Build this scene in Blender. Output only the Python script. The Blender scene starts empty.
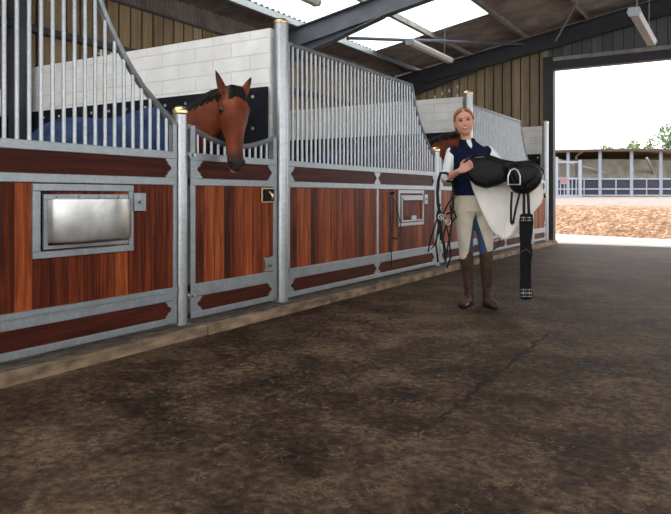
import bpy, bmesh, math, random
from mathutils import Vector, Matrix, noise
random.seed(7)
sc = bpy.context.scene
COL = sc.collection
PI = math.pi
YAW = 0.549836          # barn axis relative to the view, radians

# ------------------------------------------------------------------ helpers
def link(o, parent=None):
    COL.objects.link(o)
    if parent is not None:
        o.parent = parent
    return o

def tag(o, label=None, cat=None, group=None, kind=None):
    if label: o['label'] = label
    if cat: o['category'] = cat
    if group: o['group'] = group
    if kind: o['kind'] = kind
    return o

def empty(name, loc=(0, 0, 0), rz=0, label=None, cat=None, group=None):
    o = bpy.data.objects.new(name, None)
    o.empty_display_size = 0.1
    o.location = loc
    o.rotation_euler = (0, 0, rz)
    link(o)
    return tag(o, label, cat, group)

class MB:
    """collects shapes for ONE mesh"""
    def __init__(s):
        s.v = []; s.f = []; s.uv = None
    def add(s, vs, fs):
        n = len(s.v)
        s.v += [tuple(v) for v in vs]
        s.f += [tuple(i + n for i in f) for f in fs]
    def box(s, x0, x1, y0, y1, z0, z1):
        s.add([(x0,y0,z0),(x1,y0,z0),(x1,y1,z0),(x0,y1,z0),(x0,y0,z1),(x1,y0,z1),(x1,y1,z1),(x0,y1,z1)],
              [(0,3,2,1),(4,5,6,7),(0,1,5,4),(1,2,6,5),(2,3,7,6),(3,0,4,7)])
    def prism(s, pts, axis, a0, a1):
        """2D polygon pts extruded along axis 0,1,2 (pts are the other two coords in order)"""
        n = len(pts); vs = []
        for a in (a0, a1):
            for p in pts:
                v = [0, 0, 0]; o = [i for i in range(3) if i != axis]
                v[axis] = a; v[o[0]] = p[0]; v[o[1]] = p[1]; vs.append(v)
        fs = [tuple(range(n))[::-1], tuple(range(n, 2*n))]
        for i in range(n):
            j = (i + 1) % n
            fs.append((i, j, n + j, n + i))
        s.add(vs, fs)
    def cyl(s, p0, p1, r, seg=12, r1=None):
        s.tube([p0, p1], [r, r if r1 is None else r1], seg, flat=True)
    def tube(s, pts, rad, seg=12, up=None, flat=False, closed=False):
        """loft of ellipses; rad = number or (a,b) per point (a across 'side', b along 'up')"""
        pts = [Vector(p) for p in pts]
        if not isinstance(rad, (list,)): rad = [rad] * len(pts)
        rad = [(r, r) if not isinstance(r, (tuple, list)) else r for r in rad]
        n = len(pts)
        def tang(i):
            if closed: return (pts[(i+1) % n] - pts[i-1]).normalized()
            a = pts[max(i-1, 0)]; b = pts[min(i+1, n-1)]
            return (b - a).normalized()
        T = [tang(i) for i in range(n)]
        upv = Vector(up) if up else (Vector((0, 0, 1)) if abs(T[0].z) < .9 else Vector((0, 1, 0)))
        rings = []
        prev = upv
        for i in range(n):
            t = T[i]
            u0 = upv if up else prev
            side = t.cross(u0)
            if side.length < 1e-4: side = t.cross(Vector((1, 0.1, 0)))
            side.normalize(); u = side.cross(t).normalized(); prev = u
            rings.append((pts[i], side, u, rad[i][0], rad[i][1], t))
        out = []
        if not flat and not closed:
            def cap(r, sgn):
                p, sd, u, a, b, t = r; m = min(a, b); res = []
                for q in (0.92, 0.7, 0.38):
                    res.append((p + t * sgn * m * 0.9 * math.sqrt(max(0, 1 - q*q)), sd, u, a*q, b*q, t))
                return res
            rings = cap(rings[0], -1)[::-1] + rings + cap(rings[-1], 1)
        vs = []
        for p, sd, u, a, b, t in rings:
            for k in range(seg):
                an = 2 * PI * k / seg
                vs.append(p + sd * a * math.cos(an) + u * b * math.sin(an))
        m = len(rings); fs = []
        for i in range(m if closed else m - 1):
            j = (i + 1) % m
            for k in range(seg):
                l = (k + 1) % seg
                fs.append((i*seg + k, i*seg + l, j*seg + l, j*seg + k))
        if not closed:
            fs.append(tuple(range(seg))[::-1]); fs.append(tuple(range((m-1)*seg, m*seg)))
        s.add(vs, fs)
    def ell(s, c, r, rot=None, seg=16, rings=10):
        vs = []; fs = []; M = rot or Matrix.Identity(3)
        c = Vector(c)
        for i in range(1, rings):
            th = PI * i / rings
            for k in range(seg):
                an = 2*PI*k/seg
                vs.append(c + M @ Vector((r[0]*math.sin(th)*math.cos(an), r[1]*math.sin(th)*math.sin(an), r[2]*math.cos(th))))
        top = len(vs); vs.append(c + M @ Vector((0, 0, r[2]))); vs.append(c + M @ Vector((0, 0, -r[2])))
        for i in range(rings - 2):
            for k in range(seg):
                l = (k+1) % seg
                fs.append((i*seg+k, (i+1)*seg+k, (i+1)*seg+l, i*seg+l))
        for k in range(seg):
            l = (k+1) % seg
            fs.append((top, k, l)); fs.append((top+1, (rings-2)*seg+l, (rings-2)*seg+k))
        s.add(vs, fs)
    def pad(s, outline, y, th, rings=6, bend=None, plane='xz'):
        """inflated star-shaped cushion; outline of (x,z), centre depth y, half thickness th"""
        n = len(outline); cx = sum(p[0] for p in outline)/n; cz = sum(p[1] for p in outline)/n
        vs = []; fs = []
        for side in (-1, 1):
            for i in range(1, rings+1):
                q = i / rings
                d = th * (math.sqrt(max(0, 1 - q**3)) if i < rings else 0.0) + .002
                for p in outline:
                    x = cx + (p[0]-cx)*q; z = cz + (p[1]-cz)*q
                    b = bend(x, z) if bend else 0
                    vs.append((x, y + side*d + b, z))
            vs.append((cx, y + side*(th+.002) + (bend(cx, cz) if bend else 0), cz))
        blk = rings*n + 1
        for sd in (0, 1):
            o = sd*blk
            for i in range(rings-1):
                for k in range(n):
                    l = (k+1) % n
                    f = (o+i*n+k, o+i*n+l, o+(i+1)*n+l, o+(i+1)*n+k)
                    fs.append(f if sd == 0 else f[::-1])
            for k in range(n):
                l = (k+1) % n
                f = (o+rings*n, o+l, o+k)
                fs.append(f if sd == 0 else f[::-1])
        for k in range(n):
            l = (k+1) % n
            a = (rings-1)*n
            fs.append((a+k, a+l, blk+a+l, blk+a+k))
        s.add(vs, fs)
    def mesh(s, name, origin=(0, 0, 0)):
        me = bpy.data.meshes.new(name)
        o = Vector(origin)
        me.from_pydata([tuple(Vector(v) - o) for v in s.v], [], s.f)
        me.update()
        bm = bmesh.new(); bm.from_mesh(me)
        bmesh.ops.recalc_face_normals(bm, faces=bm.faces)
        bm.to_mesh(me); bm.free()
        return me
    def build(s, name, m, parent=None, smooth=False, origin=None, bevel=0, auto=None):
        if origin is None:
            if parent is None:
                xs = [v[0] for v in s.v]; ys = [v[1] for v in s.v]; zs = [v[2] for v in s.v]
                origin = ((min(xs)+max(xs))/2, (min(ys)+max(ys))/2, min(zs))
            else: origin = (0, 0, 0)
        me = s.mesh(name, origin)
        me.materials.append(m)
        if smooth:
            me.shade_smooth()
            if auto:
                pass
        o = bpy.data.objects.new(name, me)
        o.location = origin
        link(o, parent)
        if bevel:
            b = o.modifiers.new('bevel', 'BEVEL'); b.width = bevel; b.segments = 2; b.limit_method = 'ANGLE'
        if smooth and auto:
            for p in me.polygons: p.use_smooth = True
            me.set_sharp_from_angle(angle=math.radians(auto))
        return o

def remesh(o, vox, smooth_it=4, fac=.5):
    r = o.modifiers.new('r', 'REMESH'); r.mode = 'VOXEL'; r.voxel_size = vox; r.use_smooth_shade = True
    sm = o.modifiers.new('s', 'SMOOTH'); sm.factor = fac; sm.iterations = smooth_it
    dg = bpy.context.evaluated_depsgraph_get(); dg.update()
    me = bpy.data.meshes.new_from_object(o.evaluated_get(dg))
    o.modifiers.clear()
    mats = [m for m in o.data.materials]
    o.data = me
    me.materials.clear()
    for m in mats: me.materials.append(m)
    me.shade_smooth()
    return o

def copy_tree(o, parent=None):
    c = o.copy(); COL.objects.link(c)
    if parent is not None: c.parent = parent
    for ch in [q for q in bpy.data.objects if q.parent == o]:
        copy_tree(ch, c)
    return c

# ------------------------------------------------------------------ materials
def nmat(name):
    m = bpy.data.materials.new(name); m.use_nodes = True
    nt = m.node_tree; b = nt.nodes['Principled BSDF']
    return m, nt, b
def N(nt, t, **kw):
    n = nt.nodes.new(t)
    for k, v in kw.items():
        if k.startswith('i_'): n.inputs[k[2:].replace('_', ' ')].default_value = v
        else: setattr(n, k, v)
    return n
def ramp(nt, stops):
    r = nt.nodes.new('ShaderNodeValToRGB'); cr = r.color_ramp
    while len(cr.elements) < len(stops): cr.elements.new(.5)
    for e, (p, c) in zip(cr.elements, stops):
        e.position = p; e.color = (*c, 1)
    return r
def mth(nt, op, a, b=None, c=None):
    n = nt.nodes.new('ShaderNodeMath'); n.operation = op
    for i, v in enumerate((a, b, c)):
        if v is None: continue
        if isinstance(v, (int, float)): n.inputs[i].default_value = v
        else: nt.links.new(v, n.inputs[i])
    return n.outputs[0]
def mixc(nt, fac, a, b, mode='MIX'):
    n = nt.nodes.new('ShaderNodeMix'); n.data_type = 'RGBA'; n.blend_type = mode
    for idx, v in ((0, fac), (6, a), (7, b)):
        if isinstance(v, tuple): n.inputs[idx].default_value = (*v, 1)
        elif isinstance(v, (int, float)): n.inputs[idx].default_value = v
        else: nt.links.new(v, n.inputs[idx])
    return n.outputs[2]
def coords(nt, scale=(1, 1, 1)):
    tc = nt.nodes.new('ShaderNodeTexCoord'); mp = nt.nodes.new('ShaderNodeMapping')
    mp.inputs['Scale'].default_value = scale
    nt.links.new(tc.outputs['Object'], mp.inputs['Vector'])
    return mp.outputs[0]

def plain(name, col, rough=.6, metal=0, var=.0, scale=8, bump=0, bscale=60, stretch=(1, 1, 1), spec=.5, sheen=0):
    m, nt, b = nmat(name)
    b.inputs['Roughness'].default_value = rough; b.inputs['Metallic'].default_value = metal
    b.inputs['Specular IOR Level'].default_value = spec
    if sheen: b.inputs['Sheen Weight'].default_value = sheen
    v = coords(nt, stretch)
    n = N(nt, 'ShaderNodeTexNoise', i_Scale=scale, i_Detail=6.0); nt.links.new(v, n.inputs['Vector'])
    lo = tuple(c*(1-var) for c in col); hi = tuple(min(1, c*(1+var)) for c in col)
    r = ramp(nt, [(.3, lo), (.7, hi)]); nt.links.new(n.outputs['Fac'], r.inputs['Fac'])
    nt.links.new(r.outputs[0], b.inputs['Base Color'])
    if bump:
        n2 = N(nt, 'ShaderNodeTexNoise', i_Scale=bscale, i_Detail=4.0); nt.links.new(v, n2.inputs['Vector'])
        bp = N(nt, 'ShaderNodeBump', i_Strength=bump, i_Distance=.01); nt.links.new(n2.outputs['Fac'], bp.inputs['Height'])
        nt.links.new(bp.outputs[0], b.inputs['Normal'])
    return m

def galv(name, col=(.42, .45, .47), rough=.42):
    """galvanised steel: spangled zinc"""
    m, nt, b = nmat(name)
    v = coords(nt)
    vo = N(nt, 'ShaderNodeTexVoronoi', i_Scale=70.0); nt.links.new(v, vo.inputs['Vector'])
    no = N(nt, 'ShaderNodeTexNoise', i_Scale=9.0, i_Detail=8.0, i_Roughness=.7); nt.links.new(v, no.inputs['Vector'])
    sep = N(nt, 'ShaderNodeSeparateColor'); nt.links.new(vo.outputs['Color'], sep.inputs[0])
    f = mth(nt, 'ADD', mth(nt, 'MULTIPLY', sep.outputs[0], .16), mth(nt, 'MULTIPLY', no.outputs['Fac'], .84))
    r = ramp(nt, [(.25, tuple(c*.72 for c in col)), (.55, col), (.85, tuple(min(1, c*1.28) for c in col))])
    nt.links.new(f, r.inputs['Fac']); nt.links.new(r.outputs[0], b.inputs['Base Color'])
    b.inputs['Metallic'].default_value = .78
    rr = N(nt, 'ShaderNodeMapRange'); rr.inputs['To Min'].default_value = rough - .1; rr.inputs['To Max'].default_value = rough + .18
    nt.links.new(no.outputs['Fac'], rr.inputs['Value']); nt.links.new(rr.outputs[0], b.inputs['Roughness'])
    return m

def planks(name, axis, width, stops, grain=(1, 1, 1), gscale=10, rough=.5, groove=.05, gcol=.35, spec=.5, streak=None):
    """boards side by side along axis, each with its own tone and grain"""
    m, nt, b = nmat(name)
    tc = nt.nodes.new('ShaderNodeTexCoord'); sx = nt.nodes.new('ShaderNodeSeparateXYZ')
    nt.links.new(tc.outputs['Object'], sx.inputs[0])
    q = mth(nt, 'DIVIDE', sx.outputs[axis], width)
    idx = mth(nt, 'FLOOR', q); fr = mth(nt, 'FRACT', q)
    wn = N(nt, 'ShaderNodeTexWhiteNoise', noise_dimensions='1D'); nt.links.new(idx, wn.inputs['W'])
    mp = nt.nodes.new('ShaderNodeMapping'); mp.inputs['Scale'].default_value = grain
    nt.links.new(tc.outputs['Object'], mp.inputs['Vector'])
    off = nt.nodes.new('ShaderNodeVectorMath'); off.operation = 'ADD'
    cb = nt.nodes.new('ShaderNodeCombineXYZ')
    sh = mth(nt, 'MULTIPLY', idx, 7.31)
    for i in range(3): nt.links.new(sh, cb.inputs[i])
    nt.links.new(mp.outputs[0], off.inputs[0]); nt.links.new(cb.outputs[0], off.inputs[1])
    no = N(nt, 'ShaderNodeTexNoise', i_Scale=gscale, i_Detail=7.0, i_Roughness=.6, i_Distortion=.6)
    nt.links.new(off.outputs[0], no.inputs['Vector'])
    f = mth(nt, 'ADD', mth(nt, 'MULTIPLY', wn.outputs['Value'], .45), mth(nt, 'MULTIPLY', mth(nt, 'SUBTRACT', no.outputs['Fac'], .22), 1.0))
    r = ramp(nt, stops); nt.links.new(f, r.inputs['Fac'])
    g = mth(nt, 'LESS_THAN', mth(nt, 'ABSOLUTE', mth(nt, 'SUBTRACT', fr, .5)), .5 - groove)
    gm = N(nt, 'ShaderNodeMapRange'); gm.inputs['To Min'].default_value = gcol; nt.links.new(g, gm.inputs['Value'])
    cc = nt.nodes.new('ShaderNodeCombineColor')
    for i in range(3): nt.links.new(gm.outputs[0], cc.inputs[i])
    c = mixc(nt, 1.0, r.outputs[0], cc.outputs[0], 'MULTIPLY')
    nt.links.new(c, b.inputs['Base Color'])
    b.inputs['Roughness'].default_value = rough; b.inputs['Specular IOR Level'].default_value = spec
    h = mth(nt, 'ADD', mth(nt, 'MULTIPLY', no.outputs['Fac'], .25), g)
    bp = N(nt, 'ShaderNodeBump', i_Strength=.5, i_Distance=.006); nt.links.new(h, bp.inputs['Height'])
    nt.links.new(bp.outputs[0], b.inputs['Normal'])
    return m

def blockwork(name, axis):
    """white painted concrete blocks; axis = the horizontal axis (0 or 1)"""
    m, nt, b = nmat(name)
    tc = nt.nodes.new('ShaderNodeTexCoord'); sx = nt.nodes.new('ShaderNodeSeparateXYZ'); cb = nt.nodes.new('ShaderNodeCombineXYZ')
    nt.links.new(tc.outputs['Object'], sx.inputs[0])
    nt.links.new(sx.outputs[axis], cb.inputs[0]); nt.links.new(sx.outputs[2], cb.inputs[1])
    br = N(nt, 'ShaderNodeTexBrick'); br.offset = .5
    br.inputs['Color1'].default_value = (.80, .79, .77, 1); br.inputs['Color2'].default_value = (.73, .72, .70, 1)
    br.inputs['Mortar'].default_value = (.66, .65, .63, 1)
    br.inputs['Scale'].default_value = 1; br.inputs['Mortar Size'].default_value = .006; br.inputs['Mortar Smooth'].default_value = .4
    br.inputs['Brick Width'].default_value = .44; br.inputs['Row Height'].default_value = .133
    nt.links.new(cb.outputs[0], br.inputs['Vector'])
    no = N(nt, 'ShaderNodeTexNoise', i_Scale=5.0, i_Detail=6.0); nt.links.new(tc.outputs['Object'], no.inputs['Vector'])
    r = ramp(nt, [(.3, (.86, .85, .83)), (.7, (1, 1, 1))]); nt.links.new(no.outputs['Fac'], r.inputs['Fac'])
    nt.links.new(mixc(nt, 1.0, br.outputs['Color'], r.outputs[0], 'MULTIPLY'), b.inputs['Base Color'])
    n2 = N(nt, 'ShaderNodeTexNoise', i_Scale=50.0); nt.links.new(tc.outputs['Object'], n2.inputs['Vector'])
    h = mth(nt, 'SUBTRACT', mth(nt, 'MULTIPLY', n2.outputs['Fac'], .4), br.outputs['Fac'])
    bp = N(nt, 'ShaderNodeBump', i_Strength=.6, i_Distance=.01); nt.links.new(h, bp.inputs['Height'])
    nt.links.new(bp.outputs[0], b.inputs['Normal']); b.inputs['Roughness'].default_value = .8
    return m

M = {}
M['galv'] = galv('galvanised_steel', (.33, .36, .375), .40)
M['galv_bar'] = galv('galvanised_bar', (.46, .49, .515), .40)
M['galv_post'] = galv('galvanised_post', (.42, .44, .45), .30)
M['brass'] = plain('brass', (.80, .58, .28), .28, 1, .15, 20)
M['steel'] = plain('stainless', (.55, .55, .53), .33, 1, .22, 9)
M['wood'] = planks('stall_planks', 1, .115, [(.18, (.030, .007, .004)), (.38, (.095, .018, .007)), (.55, (.19, .038, .011)), (.73, (.31, .075, .020)), (.95, (.50, .18, .055))],
                   grain=(8, 8, .55), gscale=3.2, rough=.42, groove=.035, gcol=.35, spec=.09)
M['wood_dark'] = planks('dark_kick_board', 2, 9., [(.1, (.018, .004, .003)), (.45, (.045, .010, .006)), (.8, (.095, .023, .012))],
                        grain=(6, .5, 9), gscale=4, rough=.45, groove=0, gcol=1, spec=.08)
M['timber'] = planks('weathered_boards', 1, .2, [(.1, (.10, .065, .035)), (.4, (.20, .135, .07)), (.7, (.30, .21, .115)), (.95, (.38, .28, .17))],
                     grain=(8, 8, .6), gscale=3, rough=.8, groove=0, gcol=1)
M['timber_x'] = planks('weathered_boards_gable', 0, .2, [(.1, (.14, .10, .06)), (.4, (.25, .185, .11)), (.7, (.36, .275, .17)), (.95, (.45, .36, .24))],
                       grain=(8, 8, .6), gscale=3, rough=.8, groove=0, gcol=1)
M['block_x'] = blockwork('painted_blocks_x', 0)
M['block_y'] = blockwork('painted_blocks_y', 1)
M['rubber'] = plain('black_rubber', (.010, .011, .015), .6, 0, .3, 12, .2, 40, spec=.1)
M['bolt'] = plain('bolt_head', (.75, .75, .75), .35, .8)
M['steelwork'] = plain('blue_grey_steelwork', (.075, .082, .10), .6, .0, .2, 4)
M['steeldark'] = plain('dark_steelwork', (.03, .031, .038), .6, .0, .25, 4)
M['purlin'] = plain('dusty_purlin', (.30, .275, .245), .6, .25, .3, 5)
M['roofsheet'] = plain('roof_sheet', (.22, .175, .155), .85, 0, .35, 3, .3, 30, stretch=(1, 1, 1))
M['cladding'] = planks('dark_cladding', 0, .2, [(.1, (.07, .072, .078)), (.6, (.11, .112, .12)), (.9, (.15, .15, .155))], grain=(5, 5, .5), gscale=3, rough=.7, groove=.06, gcol=.4)
M['kerb'] = plain('old_kerb_timber', (.085, .066, .050), .9, 0, .7, 6, .8, 30, stretch=(3, 1.5, 3))
M['kerb_edge'] = plain('pale_kerb_edge', (.20, .135, .082), .9, 0, .65, 4, .6, 30, stretch=(3, 1.2, 3))
M['bedding'] = plain('straw_bedding', (.35, .26, .14), .95, 0, .4, 12, .5, 60)
M['black'] = plain('black_leather', (.009, .009, .010), .42, 0, .3, 20, .35, 50, spec=.16)
M['blackm'] = plain('black_webbing', (.008, .008, .009), .6, 0, .3, 20, .2, 90, spec=.08)
M['pad'] = plain('white_quilted_cotton', (.80, .76, .70), .85, 0, .06, 6, .5, 45, sheen=.2)
M['lamp_body'] = plain('lamp_housing', (.62, .58, .56), .5, 0, .05)
M['mane'] = plain('black_mane_hair', (.010, .008, .008), .6, 0, .6, 30, .6, 60, stretch=(1, 1, 3), spec=.12)
M['rug'] = plain('blue_horse_rug', (.022, .040, .088), .85, 0, .5, 7, .9, 14, spec=.1)
M['eye'] = plain('eye_dark', (.01, .007, .006), .1)
M['skin'] = plain('skin', (.60, .29, .20), .55, 0, .08, 14)
M['hair'] = plain('red_blonde_hair', (.30, .105, .045), .5, 0, .35, 30, .4, 60, stretch=(3, 3, 1))
M['vest'] = plain('navy_fleece', (.007, .011, .033), .95, 0, .2, 20, .4, 90, spec=.1)
M['shirt'] = plain('white_shirt', (.78, .78, .80), .8, 0, .04, 9, .4, 22)
M['boot'] = plain('brown_boot_leather', (.055, .029, .021), .55, 0, .4, 14, .5, 40, spec=.18)
M['lip'] = plain('lips', (.50, .12, .11), .4)
M['white'] = plain('daylight_gap_white', (.8, .8, .8), .5)
M['logo'] = plain('pale_stitching', (.45, .5, .62), .7)

def make_floor_mat():
    m, nt, b = nmat('stained_floor')
    tc = nt.nodes.new('ShaderNodeTexCoord'); v = tc.outputs['Object']
    def no(s, d=8., r=.6, dist=0., vec=v):
        n = N(nt, 'ShaderNodeTexNoise', i_Scale=s, i_Detail=d, i_Roughness=r, i_Distortion=dist); nt.links.new(vec, n.inputs['Vector']); return n.outputs['Fac']
    big = no(.55, 4.); med = no(2.6, 8., .65, .4); fine = no(22., 8., .75)
    f = mth(nt, 'ADD', mth(nt, 'ADD', mth(nt, 'MULTIPLY', big, .22), mth(nt, 'MULTIPLY', med, .36)), mth(nt, 'MULTIPLY', fine, .42))
    r = ramp(nt, [(.40, (.006, .003, .0015)), (.46, (.026, .0145, .008)), (.52, (.066, .040, .024)), (.61, (.165, .112, .070))])
    nt.links.new(f, r.inputs['Fac'])
    # straw-like light scuffs
    vo = N(nt, 'ShaderNodeTexVoronoi', i_Scale=16.0); vo.feature = 'DISTANCE_TO_EDGE'
    wv = nt.nodes.new('ShaderNodeMapping'); nt.links.new(v, wv.inputs['Vector'])
    dn = N(nt, 'ShaderNodeTexNoise', i_Scale=9.0, i_Detail=3.0); nt.links.new(v, dn.inputs['Vector'])
    va = nt.nodes.new('ShaderNodeVectorMath'); va.operation = 'ADD'
    vs_ = nt.nodes.new('ShaderNodeVectorMath'); vs_.operation = 'SCALE'; vs_.inputs['Scale'].default_value = .35
    nt.links.new(dn.outputs['Color'], vs_.inputs[0]); nt.links.new(v, va.inputs[0]); nt.links.new(vs_.outputs[0], va.inputs[1])
    nt.links.new(va.outputs[0], vo.inputs['Vector'])
    line = mth(nt, 'LESS_THAN', vo.outputs['Distance'], .028)
    msk = mth(nt, 'GREATER_THAN', no(5., 4., .6), .54)
    lm = mth(nt, 'MULTIPLY', mth(nt, 'MULTIPLY', line, msk), .5)
    c = mixc(nt, lm, r.outputs[0], (.24, .17, .10))
    # a crack across the slab
    sx = nt.nodes.new('ShaderNodeSeparateXYZ'); nt.links.new(v, sx.inputs[0])
    dx, dy = CRK[2]; wob = mth(nt, 'MULTIPLY', mth(nt, 'SUBTRACT', no(7., 6., .7), .5), .22)
    px = mth(nt, 'SUBTRACT', sx.outputs[0], CRK[0][0]); py = mth(nt, 'SUBTRACT', sx.outputs[1], CRK[0][1])
    across = mth(nt, 'ADD', mth(nt, 'SUBTRACT', mth(nt, 'MULTIPLY', px, dy), mth(nt, 'MULTIPLY', py, dx)), wob)
    along = mth(nt, 'ADD', mth(nt, 'MULTIPLY', px, dx), mth(nt, 'MULTIPLY', py, dy))
    k = mth(nt, 'MULTIPLY', mth(nt, 'LESS_THAN', mth(nt, 'ABSOLUTE', across), .014), mth(nt, 'MULTIPLY', mth(nt, 'GREATER_THAN', along, 0.), mth(nt, 'LESS_THAN', along, CRK[1])))
    c = mixc(nt, mth(nt, 'MULTIPLY', k, .85), c, (.008, .006, .005))
    nt.links.new(c, b.inputs['Base Color'])
    h = mth(nt, 'SUBTRACT', mth(nt, 'ADD', mth(nt, 'MULTIPLY', fine, .6), mth(nt, 'MULTIPLY', med, .6)), k)
    bp = N(nt, 'ShaderNodeBump', i_Strength=.7, i_Distance=.02); nt.links.new(h, bp.inputs['Height'])
    nt.links.new(bp.outputs[0], b.inputs['Normal'])
    rr = N(nt, 'ShaderNodeMapRange'); rr.inputs['To Min'].default_value = .5; rr.inputs['To Max'].default_value = .85
    nt.links.new(med, rr.inputs['Value']); nt.links.new(rr.outputs[0], b.inputs['Roughness'])
    b.inputs['Specular IOR Level'].default_value = .10
    return m
# crack on the floor: start, length, direction
_a = Vector((-1.15, 2.7)); _b = Vector((-1.19, 4.9))
CRK = (_a, (_b-_a).length, tuple((_b-_a).normalized()))
M['floor'] = make_floor_mat()

def translucent(name, col):
    m = bpy.data.materials.new(name); m.use_nodes = True; nt = m.node_tree
    nt.nodes.remove(nt.nodes['Principled BSDF']); out = nt.nodes['Material Output']
    t = N(nt, 'ShaderNodeBsdfTranslucent'); t.inputs['Color'].default_value = (*col, 1)
    d = N(nt, 'ShaderNodeBsdfTransparent'); d.inputs['Color'].default_value = (*col, 1)
    v = coords(nt); no = N(nt, 'ShaderNodeTexNoise', i_Scale=2.0); nt.links.new(v, no.inputs['Vector'])
    mr = N(nt, 'ShaderNodeMapRange'); mr.inputs['To Min'].default_value = .04; mr.inputs['To Max'].default_value = .12
    nt.links.new(no.outputs['Fac'], mr.inputs['Value'])
    mx = N(nt, 'ShaderNodeMixShader'); nt.links.new(mr.outputs[0], mx.inputs[0])
    nt.links.new(t.outputs[0], mx.inputs[1]); nt.links.new(d.outputs[0], mx.inputs[2]); nt.links.new(mx.outputs[0], out.inputs[0])
    return m
M['rooflight'] = translucent('translucent_rooflight', (.92, .94, .95))

XP = -3.45      # plane of the stable fronts
XW = -7.05      # outer wall
PIT = 4.70      # bay length

# ------------------------------------------------------------------ shell
def structure(mb, name, m, **k):
    o = mb.build(name, m, origin=(0, 0, 0), **k); o['kind'] = 'structure'; return o

b = MB(); b.box(-3.30, 6.0, -5.0, 14.35, -.12, 0); structure(b, 'floor', M['floor'])
b = MB(); b.box(XW, -3.60, -5.0, 14.3, -.12, .03); structure(b, 'floor', M['bedding'])
b = MB()
b.box(-3.60, -3.32, -5.0, 14.25, -.05, .075)
structure(b, 'trim_1', M['kerb'], bevel=.006)
# pale timber edge in lengths
b = MB(); y = -5.0
while y < 14.2:
    L = random.uniform(1.4, 2.6); y1 = min(y + L, 14.25)
    dz = random.uniform(-.004, .004); b.box(-3.32, -3.265 + random.uniform(-.006, .006), y, y1 - .004, -.03, .068 + dz); y = y1
structure(b, 'trim_2', M['kerb_edge'], bevel=.008)

# left outer wall: blocks then boards
b = MB(); b.box(XW-.15, XW, -5, 14.45, -.1, 2.19); structure(b, 'wall_left', M['block_y'])
b = MB(); y = -5.0
while y < 14.4:
    w = .17; b.box(XW-.03 + random.uniform(-.004, .004), XW + random.uniform(-.006, .004), y, y + w, 2.19, 3.56); y += .2
structure(b, 'wall_left', M['timber'])
b = MB(); b.box(XW-.06, XW-.04, -5, 14.4, 2.19, 3.60); structure(b, 'wall_left', M['rubber'])  # dark sheet added behind the boards to keep their gaps dark
b = MB(); vs = []; fs = []; ns = 2080
for i in range(ns+1):
    y = -5 + 19.4*i/ns; xx = XW - .085 + .018*math.sin(2*PI*y/.075)
    vs += [(xx, y, 3.5), (xx, y, 3.92)]
for i in range(ns): fs.append((i*2, i*2+2, i*2+3, i*2+1))
b.add(vs, fs); o = structure(b, 'wall_left', M['roofsheet']); sd_ = o.modifiers.new('t', 'SOLIDIFY'); sd_.thickness = .008
b = MB(); b.box(XW-.06, XW+.02, -5, 14.35, 3.56, 3.59); structure(b, 'trim_3', M['steeldark'])
b = MB(); b.box(XW+.004, XW+.10, -5, 14.2, 2.90, 2.98); structure(b, 'trim_4', M['steeldark'])

# cross walls between the stables
for i, y in enumerate((4.70, 9.40)):
    b = MB(); b.box(XW, -3.515, y-.06, y+.09, -.05, 2.475)
    o = structure(b, 'wall_partition', M['block_x'])

def lining(x0, x1, y, z1, label):
    t = empty('rubber_wall_lining', ((x0+x1)/2, y-.014, 0), 0, label, 'wall lining')
    m = MB(); n = max(1, round((x1-x0)/1.2)); w = (x1-x0)/n
    for k in range(n):
        m.box(x0+k*w+.003-(x0+x1)/2, x0+(k+1)*w-.003-(x0+x1)/2, -.012, .012, .04, z1)
    m.build('rubber_sheet', M['rubber'], t, bevel=.004)
    for rz in (z1-.08, z1-.36, z1-.64, z1-.92):
        xx = x0 + .12
        while xx < x1-.05:
            k = MB(); k.cyl((xx-(x0+x1)/2, -.022, rz), (xx-(x0+x1)/2, -.010, rz), .014, 8); xx += .27
            k.build('bolt', M['bolt'], t)
lining(XW+.02, -3.515, 4.62, 1.957, 'black bolted rubber lining on the block wall behind the bay horse')
lining(XW+.02, -3.515, 9.32, 1.957, 'black rubber lining on the block wall behind the second horse')
lining(XW+.02, -3.62, 14.26, 1.895, 'black rubber lining at the far end wall beside the open doorway')
t = empty('rubber_wall_lining', (XW+.014, 0, 0), 0, 'long black rubber lining along the base of the timber boarded outer wall', 'wall lining')
m = MB()
for k in range(-4, 4): m.box(-.012, .012, k*1.15+.003, k*1.15+1.147, .04, 1.888)
m.build('rubber_sheet', M['rubber'], t, bevel=.004)

# roof geometry
def raf(x): return 3.88 + .175*(x + 6.376)          # top of rafters, left slope
XR = -.3                                             # ridge
XE = 6.6                                             # right eave
def rafz(x): return raf(x) if x <= XR else raf(XR) - .175*(x - XR)
PUR = [-6.43, -5.15, -3.87, -2.60, -1.33]
RX = [(-6.50, -4.02)]
def corr(name, m, x0, x1, y0, y1, dz=.16, n=None):
    mb = MB(); P = .15; ns = int((y1-y0)/P*8); vs = []; fs = []
    for i in range(ns+1):
        y = y0 + (y1-y0)*i/ns; w = .022*math.sin(2*PI*y/P)
        for x in (x0, x1): vs.append((x, y, rafz(x)+dz+w))
        for x in (x0, x1): vs.append((x, y, rafz(x)+dz+w+.008))
    for i in range(ns):
        a = i*4; c = a+4
        fs += [(a, a+1, c+1, c), (a+2, c+2, c+3, a+3), (a, c, c+2, a+2), (a+1, a+3, c+3, c+1)]
    fs += [(0, 2, 3, 1), (ns*4, ns*4+1, ns*4+3, ns*4+2)]
    mb.add(vs, fs)
    return mb.build(name, m, origin=(0, 0, 0), smooth=True, auto=50)
def roofpiece(*a):
    o = corr('ceiling', M['roofsheet'], *a); o['kind'] = 'structure'
YA, YB = -5.0, 14.75
roofpiece(XW-.35, -6.45, YA, YB)
roofpiece(-6.45, -4.0, 3.6, 7.2); roofpiece(-6.45, -4.0, 12.1, YB); roofpiece(-6.45, -4.0, YA, -1.6)
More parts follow.
